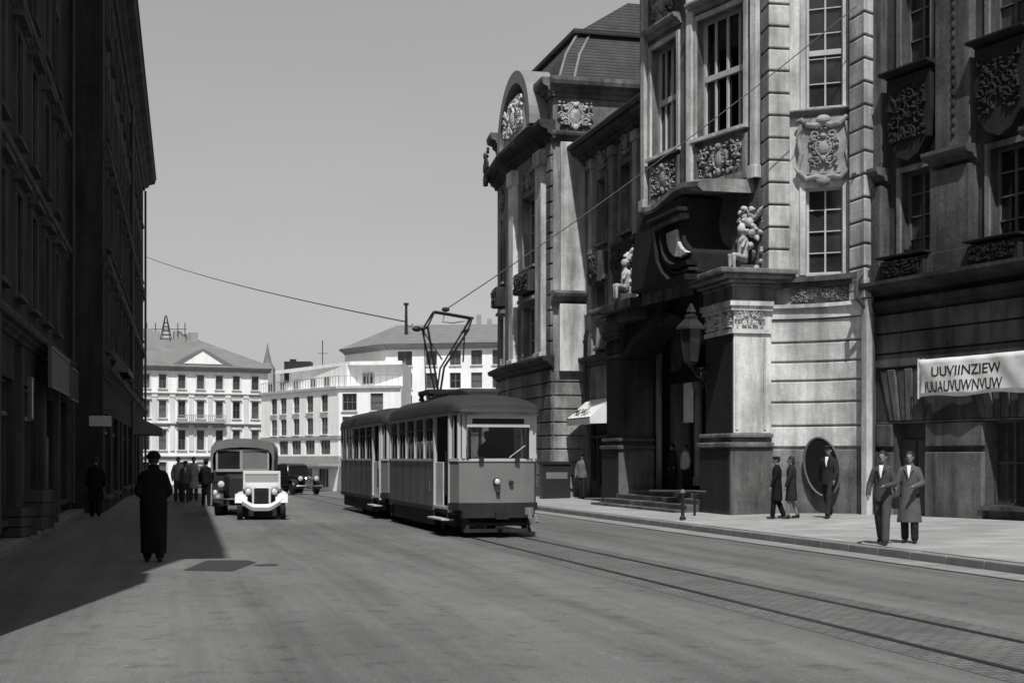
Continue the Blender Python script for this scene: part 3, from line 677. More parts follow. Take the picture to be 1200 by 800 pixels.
# mansard
def rect(s0,s1,n0,n1,z): return [(p.x,p.y,z) for p in (ST(s0,n0),ST(s1,n0),ST(s1,n1),ST(s0,n1))]
q=MB(); q.loft([rect(54.0,64.6,15.55,25,16.46),rect(54.5,63.2,15.95,24,17.5),rect(55.1,61.2,16.6,23,18.5)]); q.build('mansard_roof', M['slate'], pal, True)
q=MB(); q.prism([ST(54.9,16.4),ST(61.5,16.4),ST(61.5,23.3),ST(54.9,23.3)],18.502,18.68); q.loft([rect(55.3,61.3,16.7,23.1,18.682),rect(56,57,19,20.5,20.2)]); q.build('roof_cap', M['slate'], pal, True)
q=MB()
for (s0,n0),(s1,n1),(s2,n2) in (((54.0,15.55),(54.5,15.95),(55.1,16.6)),((54.0,16.15),(54.5,16.5),(55.1,17.1))):
    pts=[ST(s0,n0),ST(s1,n1),ST(s2,n2)]; q.tube([(pts[0].x,pts[0].y,16.5),(pts[1].x,pts[1].y,17.52),(pts[2].x,pts[2].y,18.52)],.055,6)
q.build_each('hip_tiles', M['lead'], pal, True)
# ---- intermediate range
I0,I1 = ST(54.2,16.6), ST(45.4,16.6); fI=frame(I0,I1); MI=fI[0]; LI=fI[1]
xs_=[xm(fI,I0,706),xm(fI,I0,735),xm(fI,I0,762)]
wi=[(x-.5,x+.5,9.8,12.2) for x in xs_]+[(x-.5,x+.5,5.9,8.2) for x in xs_]+[(xm(fI,I0,688.5),xm(fI,I0,716),.22,3.5)]
q=MB(); wall(q,MI,0,LI,0,13.6,wi,.3); q.prism([I0+N*.5,I1+N*.5,I1+N*10,I0+N*10],0,13.58); q.build('range_wall', M['grey'], pal, True)
for i,a in enumerate(wi[:-1]): window(pal,MI,*a,2,4,dep=.25,fm='frame_dark' ,surround=.16,sm='grey',hood=(i>2))
for x in xs_:
    q=MB(MI); q.slab([(x-.7,9.4),(x+.7,9.4),(x+.55,8.3),(x,8.1),(x-.55,8.3)],-.4,.02); q.M=Matrix(); ornament(q,MI,x-.55,x+.55,8.4,9.3,int(x*9),-.42,True); q.build('apron', M['dark'], pal, True)
    q=MB(); ornament(q,MI,x-.55,x+.55,12.5,13.3,int(x*7),-.05); q.build('relief', M['orn'], pal, True)
for px in (695.5,720,748):
    x=xm(fI,I0,px); q=MB(MI); q.box(x-.22,x+.22,-.16,.02,5.6,13.1); q.box(x-.3,x+.3,-.22,.02,12.75,13.1); q.build('pilaster', M['stone'], pal, True, bevel=.02)
q=MB(); ledge(q,MI,0,LI,cornice_prof(13.1,.6,.6)); ledge(q,MI,0,LI,cornice_prof(5.2,.4,.35)); q.build_each('cornice', M['dark'], pal, True)
q=MB(MI); q.tube([(0,-.66,13.75),(LI,-.66,13.75)],.1,8); q.build('gutter', M['gutter_metal'], pal, True)
q=MB(MI); q.add([(0,-.6,13.72),(LI,-.6,13.72),(LI,5,17.2),(0,5,17.2),(LI,10,13.7),(0,10,13.7)],[(0,1,2,3),(3,2,4,5),(1,4,2),(0,3,5)]); q.build('range_roof', M['slate'], pal, True)
# shop under the range
q=MB(MI); a=wi[-1]; q.box(a[0],a[1],.28,.34,.22,3.5); 
q.build('shop_back', M['interior'], pal, True)
q=MB(MI); q.box(a[0]+.05,a[0]+.15,.1,.2,.25,3.45); q.box(a[1]-.15,a[1]-.05,.1,.2,.25,3.45); q.box(a[0]+.15,a[1]-.15,.1,.2,2.5,2.6); q.box(a[0]+.9,a[0]+1.0,.1,.2,.25,2.5); q.box(a[0]+.16,a[0]+.89,.12,.18,.25,.9); q.box(a[0]+1.01,a[1]-.16,.12,.18,.25,.7)
q.build('shop_front', M['wood'], pal, True)
q=MB(MI); pts=[(xm(fI,I0,699)-.2,-.3,6.6),(xm(fI,I0,699)-.25,-.38,6.2),(xm(fI,I0,694),-.3,5.2),(xm(fI,I0,690),-.15,4.3),(xm(fI,I0,687),-.12,3.4)]
q.tube(pts,.06,7); q.build('downpipe', M['iron'], pal, True)
# ---- central bow above the portal
RB=[ST(45.6,16.6), P(752,45.6), P(808,42.5), P(891.5,39.7)]
fr=[frame(RB[i],RB[i+1]) for i in range(3)]
L1_,L2_=fr[1][1],fr[2][1]
wa=(.75,2.55,11.0,14.3); wb=(.38,2.55,11.0,14.4)
q=MB(); wall(q,fr[0][0],0,fr[0][1],6.5,18.4); wall(q,fr[1][0],0,L1_,6.5,18.4,[wa],.3); wall(q,fr[2][0],0,L2_,6.5,18.4,[wb],.3)
q.prism([RB[1]+N*.8,RB[2]+N*.8,RB[3]+N*.8+U*.3,ST(37,24),ST(45.5,24)],6.5,18.38); q.build('bow_wall', M['grey'], pal, True)
for f_,a in ((fr[1],wa),(fr[2],wb)):
    window(pal,f_[0],*a,4,2,dep=.26,bar=.05,edge=.1,fm='frame',surround=.14,sm='pale',curtains=True,transom=.5,tbar=.16)
    q=MB(); ornament(q,f_[0],a[0]+.1,a[1]-.1,9.75,10.7,21+int(a[0]*9),-.04,True,1.3); q.build('relief', M['orn'], pal, True)
    q=MB(f_[0]); q.box(a[0]-.1,a[1]+.1,-.06,.02,9.5,9.7); q.box(a[0]-.1,a[0]+.05,-.06,.02,9.7,10.74); q.box(a[1]-.05,a[1]+.1,-.06,.02,9.7,10.74); q.build('panel_frame', M['stone'], pal, True)
    q=MB(); ledge(q,f_[0],a[0]-.25,a[1]+.25,cornice_prof(14.62,.3,.3)); ornament(q,f_[0],a[0]+.1,a[1]-.1,14.95,16.0,33,-.1,True,1.2); q.build('window_crown', M['orn'], pal, True)
for f_,xs2 in ((fr[1],(.2,)),(fr[2],(.0,L2_-.3))):
    for x in xs2:
        q=MB(f_[0]); q.box(x,x+.26,-.14,.02,9.4,16.6); q.box(x-.05,x+.3,-.2,.02,16.2,16.6); q.box(x-.05,x+.3,-.2,.02,9.4,9.75); q.build('pilaster', M['pale'], pal, True, bevel=.015)
for f_ in fr:
    q=MB(); ledge(q,f_[0],-.15,f_[1]+.15,cornice_prof(17.3,1.0,1.0)); q.build('cornice', M['dark'], pal, True)
for k in range(16):
    z=9.4+k*.5; q=MB(fr[0][0]); L=fr[0][1]; q.box(L-.5,L+.03,-.06,.02,z,z+.46); q.build('quoin', M['grey'], pal, True, bevel=.02)
q=MB(); q.prism([RB[1]-N*.8-U*-.6,RB[2]-N*.9,RB[3]-N*.5-U*.6,ST(36.2,24),ST(46.2,24)],18.402,18.7); q.loft([rect(36.5,46,15,24,18.702),rect(38,44,18,23,22)]); q.build('bow_roof', M['slate'], pal, True)
# ---- portal
pw=M['shade_dark']
s0,s1=36.53,47.6
def sn_box(q,a,b,c,d,z0,z1): q.prism([ST(a,c),ST(b,c),ST(b,d),ST(a,d)],z0,z1)
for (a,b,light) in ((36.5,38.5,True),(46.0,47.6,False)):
    mt='pale' if light else 'dark'  # lit pier coloured pale, shaded pier coloured dark
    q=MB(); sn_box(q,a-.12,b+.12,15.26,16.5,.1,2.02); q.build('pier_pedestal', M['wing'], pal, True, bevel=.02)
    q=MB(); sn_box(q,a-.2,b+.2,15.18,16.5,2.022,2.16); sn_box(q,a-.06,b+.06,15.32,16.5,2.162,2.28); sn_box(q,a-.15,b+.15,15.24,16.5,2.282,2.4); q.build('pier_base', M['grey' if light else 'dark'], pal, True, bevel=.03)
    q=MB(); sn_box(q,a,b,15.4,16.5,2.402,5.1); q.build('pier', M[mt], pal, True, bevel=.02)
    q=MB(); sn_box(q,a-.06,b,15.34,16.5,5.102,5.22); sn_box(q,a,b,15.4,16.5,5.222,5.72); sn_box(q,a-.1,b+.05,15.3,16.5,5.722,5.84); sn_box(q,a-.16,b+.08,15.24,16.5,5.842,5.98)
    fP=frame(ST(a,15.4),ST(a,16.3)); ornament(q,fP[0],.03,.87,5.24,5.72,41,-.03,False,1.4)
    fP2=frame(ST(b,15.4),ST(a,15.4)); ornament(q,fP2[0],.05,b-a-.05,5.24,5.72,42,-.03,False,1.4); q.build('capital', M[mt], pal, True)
    q=MB(); sn_box(q,a+.06,b-.04,15.375,15.42,2.42,5.08); sn_box(q,a-.05,b+.06,15.235,15.28,.3,1.98); q.build_each('pier_shade_panel', M['shade_dark'], pal, True)  # dark sheets paint shade on the pier's street face
    fP=frame(ST(a,15.4),ST(a,16.35)); q=MB(fP[0])
    for x0,x1,z0,z1 in ((.04,.12,2.5,5.0),(.86,.93,2.5,5.0)): q.box(x0,x1,-.03,.02,z0,z1)
    q.build_each('pier_fillet', M[mt], pal, True)
    q=MB(); sn_box(q,a-.05,b+.05,15.34,16.6,5.982,6.36); q.build('entablature_block', M['grey'], pal, True)
    q=MB()
    for i,(e,z0_,z1_) in enumerate(((.12,6.362,6.45),(.25,6.452,6.55),(.5,6.552,6.66),(.62,6.662,6.80))): sn_box(q,a-e,b+e*.5,15.4-e,17.0,z0_,z1_)
    q.build('portal_cornice', M['grey'], pal, True, bevel=.03)
# segmental arch of the doorway between piers
fD=frame(ST(46.0,15.5),ST(38.5,15.5)); MD=fD[0]; LD=fD[1]
arcb=[(LD*i/20, 5.0+1.0*math.sin(PI*i/20)) for i in range(21)]
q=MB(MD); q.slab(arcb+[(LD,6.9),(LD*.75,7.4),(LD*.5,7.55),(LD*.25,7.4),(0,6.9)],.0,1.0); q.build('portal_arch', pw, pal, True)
mold=[(LD*i/20, 4.92+1.0*math.sin(PI*i/20)) for i in range(21)]
q=MB(MD); q.loft([[(p[0],-.14,p[1]),(p[0],-.14,p[1]+.24),(p[0],.02,p[1]+.3),(p[0],.02,p[1])] for p in mold]); q.build('arch_moulding', M['shade_dark'], pal, True)
q=MB(); ornament(q,MD,LD*.5-.7,LD*.5+.7,5.75,7.6,51,-.15,True,1.5); q.build('keystone', M['shade_dark'], pal, True)
# deep porch
q=MB(); sn_box(q,38.52,45.98,17.6,17.8,.2,6.6); sn_box(q,45.98,46.2,16.5,17.8,.2,6.6); sn_box(q,38.3,38.52,16.5,17.8,.2,6.6); sn_box(q,38.3,46.2,16.0,17.8,6.602,6.8); q.build('porch_wall', M['shade_dark'], pal, True)
fQ=frame(ST(45.9,17.58),ST(38.6,17.58)); MQ=fQ[0]
for x in (1.05,2.55,4.05,5.55):                                  # glazed door leaves
    q=MB(MQ); q.box(x,x+.1,-.12,-.002,.85,3.9); q.box(x+.72,x+.82,-.12,-.002,.85,3.9); q.box(x+.1,x+.72,-.12,-.002,.85,1.5); q.box(x+.1,x+.72,-.12,-.002,3.78,3.9); q.box(x+.1,x+.72,-.11,-.002,2.5,2.58)
    d=q.build('door', M['wood'], pal, True); q=MB(MQ); q.box(x+.1,x+.72,-.07,-.05,1.5,2.5); q.box(x+.1,x+.72,-.07,-.05,2.58,3.78); q.build_each('pane', M['pane'], d, True)
    q=MB(MQ); q.tube([(x+.66,-.15,1.7),(x+.66,-.15,2.1)],.02,6); q.build('handle', M['chrome'], d, True)
q=MB(MQ); 
for x in (.3,2.05,3.55,5.05,6.6): q.lathe([(.2,.85),(.2,1.1),(.14,1.15),(.13,3.9),(.2,4.0),(.2,4.2)],(x,-.3,0),14)
q.build_each('engaged_column', M['grey'], pal, True, smooth=True)
q=MB(MQ); q.box(0,7.3,-.5,-.002,4.202,4.6); q.build('transom_beam', M['shade_dark'], pal, True)
for x in (.7,2.3,3.8,5.3):
    q=MB(MQ); n=10
    bot=[(x+.9*i/n,-.3+.05*math.sin(i*2.2),2.9) for i in range(n+1)]; top=[(x+.9*i/n,-.3+.05*math.sin(i*2.2),4.2) for i in range(n+1)]
    if x<1: q.loft([[(a[0]-.0,a[1],a[2]) for a in bot],top],cap=False,close=False); q.build('door_curtain', M['curtain'], pal, True, smooth=True)
# steps
for k in range(4):
    z0,z1=.1+.0,.26+.145*k
    q=MB(); sn_box(q,38.62,46.6-.25*k,14.5+.36*k,17.58 if k==3 else 14.86+.36*k+.0,.1,z1); q.build('step', M['wing'], pal, True, bevel=.015)
# attic body with concave brackets and wavy ledge
q=MB(MD); q.slab([(1.0,6.9),(LD-.6,6.9),(LD-.75,7.4),(LD-1.2,7.9),(LD-1.35,9.1),(1.6,9.1),(1.5,7.9),(1.3,7.3)],.15,1.4); q.build('attic', M['shade_dark'], pal, True)
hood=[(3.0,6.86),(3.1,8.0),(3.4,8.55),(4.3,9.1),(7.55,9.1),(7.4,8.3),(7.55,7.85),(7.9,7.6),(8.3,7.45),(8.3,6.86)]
q=MB(MD); q.slab(hood,-.82,.9); q.build('portal_hood', M['shade_dark'], pal, True, bevel=.05)
panel=[(6.42,8.22),(7.22,8.22),(7.32,7.92),(7.55,7.7),(7.85,7.54),(8.2,7.44),(7.6,7.36),(7.05,7.46),(6.68,7.68),(6.48,7.95)]
q=MB(MD); q.slab(panel,-.92,-.8); q.build('volute_sun_panel', M['pale'], pal, True, bevel=.03)  # pale tone painted in for sun caught by the curved volute
for off,yy,th,mt in ((0,-1.05,.13,'shade_dark'),(.2,-.98,.07,'wing'),(.42,-1.1,.16,'shade_dark')):   # swept mouldings of the broken pediment
    path=[(6.26-off*.9,8.35),(6.28-off*.9,8.0),(6.42-off*.8,7.66-off*.5),(6.72-off*.5,7.4-off*.75),(7.15-off*.2,7.24-off),(7.7,7.17-off),(8.4,7.2-off)]
    path=[(a,max(b,6.82)) for a,b in path]
    q=MB(MD); q.loft([[(p[0],yy,p[1]),(p[0]-.03,yy+.03,p[1]-th),(p[0]-.03,-.7,p[1]-th),(p[0],-.7,p[1])] for p in path]); q.build('pediment_moulding', M[mt], pal, True)
q=MB(MD); q.box(5.5,7.75,-1.0,-.7,8.46,8.62); q.build('hood_band', M['grey'], pal, True, bevel=.03); q=MB(MD); q.box(5.3,7.9,-1.12,-.7,8.622,8.75); q.build('hood_cap', M['shade_dark'], pal, True, bevel=.03)
q=MB(); sn_box(q,43.4,46.3,14.75,16.2,6.5,6.8); sn_box(q,43.5,46.3,14.95,16.2,6.2,6.498); q.build('portal_cornice', M['dark'], pal, True, bevel=.03)
q=MB(MD); wav=[(4.2+(LD-2.8)*i/24, 9.1+.11*math.sin(i/24*2*PI*1.1+3.3)) for i in range(25)]
q.loft([[(p[0],-.75,p[1]),(p[0],-.9,p[1]+.12),(p[0],-.9,p[1]+.26),(p[0],-.6,p[1]+.34),(p[0],1.5,p[1]+.4),(p[0],1.5,p[1])] for p in wav]); q.build('portal_ledge', M['stone'], pal, True, smooth=True)
# carved figure groups on the portal cornice
def trophy(sc, nc, seed, mt, name, wd=1.0, hh=2.2, fig=True):
    """core coloured dark as the shaded gaps, overgrown with lighter carved leaves, fruit and a small seated putto"""
    rnd=random.Random(seed); z=6.8; k=1.0 if fig else .62
    def at(ds,dn,zz): p=ST(sc+ds*wd,nc+dn*k); return (p.x,p.y,zz)
    q=MB(); q.ell(at(0,.3 if fig else .1,z+hh*.48),(.33*wd,.26*k,hh*.5)); q.box(at(0,0,0)[0]-.42*wd,at(0,0,0)[0]+.42*wd,at(0,0,0)[1]-.3*k,at(0,0,0)[1]+.5*k,z,z+.22); q.build(name+'_core', M['dark'], pal, True, smooth=True)
    q=MB()
    def leaf(c,l,w,yaw_,pit):
        d=Vector((math.cos(yaw_)*math.cos(pit),math.sin(yaw_)*math.cos(pit),math.sin(pit))); c=Vector(c)
        q.tube([c-d*l*.5,c-d*l*.25,c,c+d*l*.3+Vector((0,0,-l*.06)),c+d*l*.5+Vector((0,0,-l*.16))],[w*.3,w*.85,w,w*.7,w*.15],7)
    for i in range(120 if fig else 26):
        a=rnd.uniform(0,6.28); f=rnd.random(); zz=z+.1+f*hh*.88; rr=.5*(1-.25*abs(f-.55)**1.5*2)
        c=at(math.cos(a)*rr,(.3 if fig else .1)+math.sin(a)*rr*.8,zz)
        if rnd.random()<.62: leaf(c,rnd.uniform(.2,.42)*k,rnd.uniform(.06,.1)*k,rnd.uniform(0,6.28),rnd.uniform(-.9,1.2))
        else: r=rnd.uniform(.06,.12)*k; q.ell(c,(r,r,r*rnd.uniform(.8,1.2)),10,7)
    if fig:                                                     # putto: torso, head, bent limbs
        q.cap(at(-.2,-.12,z+.42),.15,at(-.16,-.08,z+.85),.17); q.cap(at(-.17,-.1,z+.95),.06,at(-.18,-.14,z+1.08),.06); q.ell(at(-.18,-.15,z+1.2),(.12,.12,.14))
        for d in (-.16,.14): q.cap(at(-.2+d*.6,-.15,z+.42),.09,at(-.3+d,-.48,z+.46),.07,9); q.cap(at(-.3+d,-.48,z+.46),.065,at(-.28+d,-.46,z+.06),.045,9)
        q.cap(at(-.33,-.1,z+.88),.055,at(-.5,-.25,z+.68),.045,8); q.cap(at(0,-.1,z+.9),.055,at(.12,-.1,z+1.22),.045,8)
    o=q.build(name, M[mt], pal, True, smooth=True)
    md=o.modifiers.new('Remesh','REMESH'); md.mode='VOXEL'; md.voxel_size=.018; md.use_smooth_shade=True
trophy(37.2,16.0,5,'orn_light','carved_figure_group',.9,1.95); trophy(44.5,15.1,9,'orn_light','carved_figure_group',.62,1.75)
# ---- corner block with concave rusticated base
B0,B1=P(896.5,39.55),P(1023,37.9)
dB=(B1-B0); LB=dB.length; dB/=LB; iB=Vector((-dB.y,dB.x))
def bl(t,off=0):                                                 # concave plan curve
    return B0+dB*(LB*t)+iB*(.34*math.sin(PI*t)**1.0*(1-.0)+off)
nseg=14
base=[bl(i/nseg) for i in range(nseg+1)]
def curved(q, off0, off1, z0, z1, ts=(0,1)):
    A=[bl(ts[0]+(ts[1]-ts[0])*i/nseg,off0) for i in range(nseg+1)]; Bk=[bl(ts[0]+(ts[1]-ts[0])*i/nseg,off1) for i in range(nseg+1)]
    q.loft([[(a.x,a.y,z0),(a.x,a.y,z1),(b.x,b.y,z1),(b.x,b.y,z0)] for a,b in zip(A,Bk)])
q=MB(); curved(q,.06,1.2,.0,6.3); q.build('corner_wall', M['stone'], pal, True)
zs=[2.02,2.6,3.24,3.82,4.33,4.86,5.5]
for z0,z1 in zip(zs,zs[1:]):
    q=MB(); curved(q,0,.2,z0+.025,z1-.03); q.build('rustic_course', M['pale'] , pal, True, bevel=.025)
q=MB(); curved(q,-.02,.2,.1,1.96); q.build('plinth', M['grey'], pal, True, bevel=.02)
q=MB(); curved(q,-.06,.2,5.5,5.78); curved(q,-.16,.2,5.782,5.88); q.build('string_course', M['pale'], pal, True)
q=MB(); curved(q,-.2,.3,6.32,6.46); curved(q,-.32,.3,6.462,6.6); q.build('ledge', M['grey'], pal, True)
q=MB(); curved(q,.0,.3,5.882,6.318); fB=frame(bl(.2),bl(.78)); ornament(q,fB[0],.05,fB[1]-.05,5.92,6.3,61,.18-.2,False,1.6); q.build('frieze', M['orn'], pal, True)
# upper window bay
BW0,BW1=P(921,39.35),P(997,38.75); fW=frame(BW0,BW1); MW=fW[0]; LW=fW[1]
x0=xm(fW,BW0,944.5); x1=xm(fW,BW0,988)
wl=(x0,x1,6.68,9.0); wu=(x0,x1,11.15,15.2)
q=MB(); wall(q,MW,-.1,LW,6.3,18.4,[wl,wu],.22); q.prism([BW0+N*.6+U*.3,BW1+N*.2+U*.5,BW1+N*5,BW0+N*5+U*1],6.3,18.38); q.build('bay_wall', M['pale'], pal, True)
window(pal,MW,*wl,2,4,dep=.16,bar=.028,edge=.06,surround=.16,sm='pale',sill=False)
window(pal,MW,*wu,2,6,dep=.16,bar=.028,edge=.06,surround=.14,sm='pale',transom=.37,tbar=.14)
q=MB(); ledge(q,MW,.02,LW-.05,cornice_prof(10.92,.16,.22)); q.build('ledge', M['grey'], pal, True)
# cartouche
q=MB(MW); cx=(x0+x1)/2; q.slab([(cx-.62,9.35),(cx+.62,9.35),(cx+.7,10.0),(cx+.6,10.85),(cx-.6,10.85),(cx-.7,10.0)],-.12,.02); q.M=Matrix()
ornament(q,MW,cx-.4,cx+.4,9.5,10.6,72,-.16,True,2.2)
q.M=MW
for d in (1,-1):
    q.tube([(cx+d*x_,-.17,z_) for x_,z_ in ((.0,10.72),(.2,10.62),(.42,10.66),(.6,10.82),(.72,10.78))],[.09,.1,.09,.07,.04],8)
    q.tube([(cx+d*x_,-.17,z_) for x_,z_ in ((.0,9.18),(.22,9.26),(.45,9.22),(.66,9.42),(.76,9.55))],[.12,.1,.08,.06,.03],8)
    q.tube([(cx+d*x_,-.15,z_) for x_,z_ in ((.6,10.7),(.68,10.3),(.6,9.9),(.68,9.5))],[.06,.07,.06,.05],8)
q.ell((cx,-.2,10.78),(.2,.12,.13)); q.ell((cx,-.2,9.14),(.2,.12,.14)); q.M=Matrix()
q.build('cartouche', M['orn'], pal, True)
# quoin piers
lq=[P(901,39.0),P(925.5,39.1),P(925.5,39.9),P(890,39.9)]
rq=[P(995,38.35),P(1013,37.55),P(1024.5,37.85),P(1026,38.7)]
for poly,z0 in ((lq,6.75),(rq,6.1)):
    ce=sum(poly,Vector((0,0)))/4; ins=[p+(ce-p)*.10 for p in poly]
    q=MB(); q.prism(ins,z0,18.4); q.build('quoin_pier', M['grey'], pal, True)
    z=z0
    while z<18:
        q=MB(); q.prism(poly,z+.02,z+.565); q.build('quoin', M['pale'], pal, True, bevel=.03); z+=.6
q=MB(); q.prism([rq[0],rq[1],rq[2],rq[3]],5.9,6.09); q.build('quoin_base', M['pale'], pal, True)
rl=[P(1009.5,37.8),P(1016,37.55),P(1022.5,37.75),P(1023,38.6),P(1009,38.6)]
q=MB(); q.prism(rl,.15,5.88); q.build('pilaster', M['pale'], pal, True, bevel=.02)
q=MB()
for f_,L in ((fW,LW),): ledge(q,f_[0],-.4,L+.5,cornice_prof(17.3,1.0,.9))
q.build('cornice', M['dark'], pal, True)
q=MB(); q.prism([P(885,38.6),P(1028,36.9),P(1032,44),P(960,48)],18.402,18.7); q.build('block_roof', M['slate'], pal, True)
# ================================================================== neighbouring dark house (right)
W0=Vector((9.55,38.0)); dW=Vector((2.1,-4.5)).normalized(); WL=15.0; W1=W0+dW*WL
wing=thing('corner_house','dark rusticated stone house with bay aprons and shop openings at right edge','building',(W0.x,W0.y,.2))
MR,_=frame(W0,W1)
bays=[(1.0,2.12),(4.15,5.3),(7.3,8.5),(10.5,11.7)]
ops=[]
for a,b in bays: ops+=[(a,b,6.75,9.0),(a,b,11.6,14.6)]
gops=[(.72,1.95,.2,2.62),(4.0,5.35,.62,2.62),(7.2,8.6,.62,2.62),(10.4,11.8,.2,2.62)]
q=MB(); wall(q,MR,0,WL,0,18,ops+gops,.3); iW=Vector((-dW.y,dW.x))
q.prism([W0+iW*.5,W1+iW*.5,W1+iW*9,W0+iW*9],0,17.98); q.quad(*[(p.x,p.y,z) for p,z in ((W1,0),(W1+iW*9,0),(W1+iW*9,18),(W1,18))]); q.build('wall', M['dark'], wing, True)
for a in ops: window(wing,MR,*a,2,4,dep=.24,bar=.04,fm='frame_dark',surround=.14,sm='grey',sill=False)
q=MB(MR); a=gops[0]; q.box(a[0],a[1],.28,.34,.2,2.62); q.box(a[0]+.06,a[0]+.58,.2,.278,.25,2.2); q.box(a[0]+.64,a[1]-.06,.2,.278,.25,2.2); q.build('door', M['wood'], wing, True)
q=MB(MR); a=gops[3]; q.box(a[0],a[1],.28,.34,.2,2.62); q.box(a[0]+.06,a[0]+.65,.2,.278,.25,2.2); q.box(a[0]+.71,a[1]-.06,.2,.278,.25,2.2); q.build('door', M['wood'], wing, True)
for a in gops[1:3]: window(wing,MR,*a,2,2,dep=.26,bar=.05,fm='wood',sill=True,sm='dark')
# rusticated courses between openings
def spans(z): 
    xs_=[0.0]
    for a in gops:
        if z < a[3]-.05: xs_+= [a[0]-.03,a[1]+.03]
    xs_.append(WL); return [(xs_[i],xs_[i+1]) for i in range(0,len(xs_),2)]
for z0,z1,pr in ((.15,1.9,.12),(2.02,2.62,.1)):
    for a,b in spans(z0+.3):
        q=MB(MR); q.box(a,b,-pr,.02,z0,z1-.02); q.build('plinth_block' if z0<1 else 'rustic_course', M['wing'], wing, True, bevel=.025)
q=MB(MR); q.box(0,WL,-.04,.02,2.622,2.66); q.build('lintel_band', M['grey'], wing, True)
for a in gops:                                                   # voussoirs fanning over each opening
    cx=(a[0]+a[1])/2; hw=(a[1]-a[0])/2
    for k in range(-3,4):
        u0=(k-.5)/3.5; u1=(k+.5)/3.5; g_=.025
        bx0,bx1=cx+u0*hw*1.25+g_,cx+u1*hw*1.25-g_; tx0,tx1=cx+u0*hw*1.9+g_,cx+u1*hw*1.9-g_
        zt=4.0
        q=MB(MR); q.slab([(bx0,2.68),(bx1,2.68),(tx1,zt),(tx0,zt)],-.06 if k%2 else -.1,.02); q.build('voussoir', M['wing'], wing, True, bevel=.02)
for z0,z1 in ((4.06,4.4),(4.44,4.92),(4.96,5.42)):
    q=MB(MR); q.box(0,WL,-.1,.02,z0,z1); q.build('rustic_course', M['wing'], wing, True, bevel=.025)
q=MB(); ledge(q,MR,0,WL,cornice_prof(5.46,.3,.3)); ledge(q,MR,0,WL,cornice_prof(5.8,.45,.6)); q.build_each('string_cornice', M['dark'], wing, True)
for a,b in bays:
    cx=(a+b)/2; hw=.8
    q=MB(MR); q.slab([(cx-hw,11.35),(cx+hw,11.35),(cx+hw,10.4),(cx+hw*.85,9.7),(cx+hw*.5,9.35),(cx,9.2),(cx-hw*.5,9.35),(cx-hw*.85,9.7),(cx-hw,10.4)],-.3,.02); q.M=Matrix()
    ornament(q,MR,cx-hw*.8,cx+hw*.8,9.7,11.2,int(cx*13),-.3,False,2.6); ledge(q,MR,cx-hw-.12,cx+hw+.12,cornice_prof(11.352,.2,.5)); q.build('apron', M['shade_dark'], wing, True)
    q=MB(MR); q.box(cx-hw,cx+hw,-.5,.02,6.26,6.72); q.M=Matrix(); ledge(q,MR,cx-hw-.1,cx+hw+.1,cornice_prof(6.722,.12,.6)); ornament(q,MR,cx-hw*.9,cx+hw*.9,6.3,6.7,int(cx*17),-.52,False,1.5); q.build('sill_balcony', M['shade_dark'], wing, True)
for cx in (.1,3.05,6.3,9.5,12.9):
    hw=.68 if cx>1 else .4
    q=MB(MR); q.box(cx-hw,cx+hw,-.3,.02,6.3,8.75); q.box(cx-hw-.06,cx+hw+.06,-.36,.02,6.26,6.75); q.build('pilaster_pedestal', M['wing'], wing, True, bevel=.02)
    q=MB(); ledge(q,MR,cx-hw-.1,cx+hw+.1,cornice_prof(8.752,.45,.5)); q.build('pedestal_cap', M['wing'], wing, True)
    q=MB(MR); q.box(cx-hw+.08,cx+hw-.08,-.2,.02,9.21,16.8); q.build('pilaster', M['wing'], wing, True, bevel=.02)
    if cx>1:
        q=MB(MR)
        for k in range(30): q.ell((cx+.05,-.2,9.6+k*.235),(.07,.05,.1),8,6)
        q.build('bead_moulding', M['dark'], wing, True)
q=MB(); ledge(q,MR,-.1,WL+.3,cornice_prof(16.9,1.1,1.0)); q.build('cornice', M['dark'], wing, True)
q=MB(MR); q.add([(-.1,-1,18.01),(WL+.3,-1,18.01),(WL+.3,9,18.01),(-.1,9,18.01),(1,4,22),(WL-1,4,22)],[(0,1,5,4),(1,2,5),(2,3,4,5),(3,0,4),(0,3,2,1)]); q.build('roof', M['slate'], wing, True)
q=MB(MR); q.tube([(.12,-.22,.2),(.12,-.22,5.4),(.12,-.75,5.9),(.12,-.75,6.3),(.12,-.5,6.6),(.12,-.5,17)],.06,8); q.build('downpipe', M['gutter_metal'], wing, True)
# banner over the openings
bx0,bx1=2.0,6.6
c=MR@Vector(((bx0+bx1)/2,-.3,3.15)); ban=thing('banner','white cloth banner with two lines of black lettering on the dark house','banner',c)
q=MB(MR); n=40
def by(x,t): return -.32-.03*math.sin(x*2.3+t)-.015*math.sin(x*7+t*3)
rings=[]
for k in range(9):
    t=k/8; rings.append([(bx0+(bx1-bx0)*i/n+.02*math.sin(t*5)*(i==0), by(bx0+(bx1-bx0)*i/n,t*2), 3.24+.92*t+.03*math.sin(i*.35)*(1-t)) for i in range(n+1)])
q.loft(rings,cap=False,close=False); q.build('cloth', M['cloth_w'], ban, True, smooth=True, thick=.01)
iMR=MR.inverted()
def onto(p):
    l=iMR@p; t=(l.z-3.24)/.92
    return MR@Vector((l.x, by(l.x,t*2)-.009+(l.y+.4)*.5, l.z))
T=MR@Matrix.Translation((2.5,-.40,3.72)); text(ban,'UUVIINZIEW',T,2.3,.24,M['ink'],warp=onto)
T=MR@Matrix.Translation((2.22,-.40,3.34)); text(ban,'IUUAUVUWNVUW',T,2.6,.27,M['ink'],warp=onto)
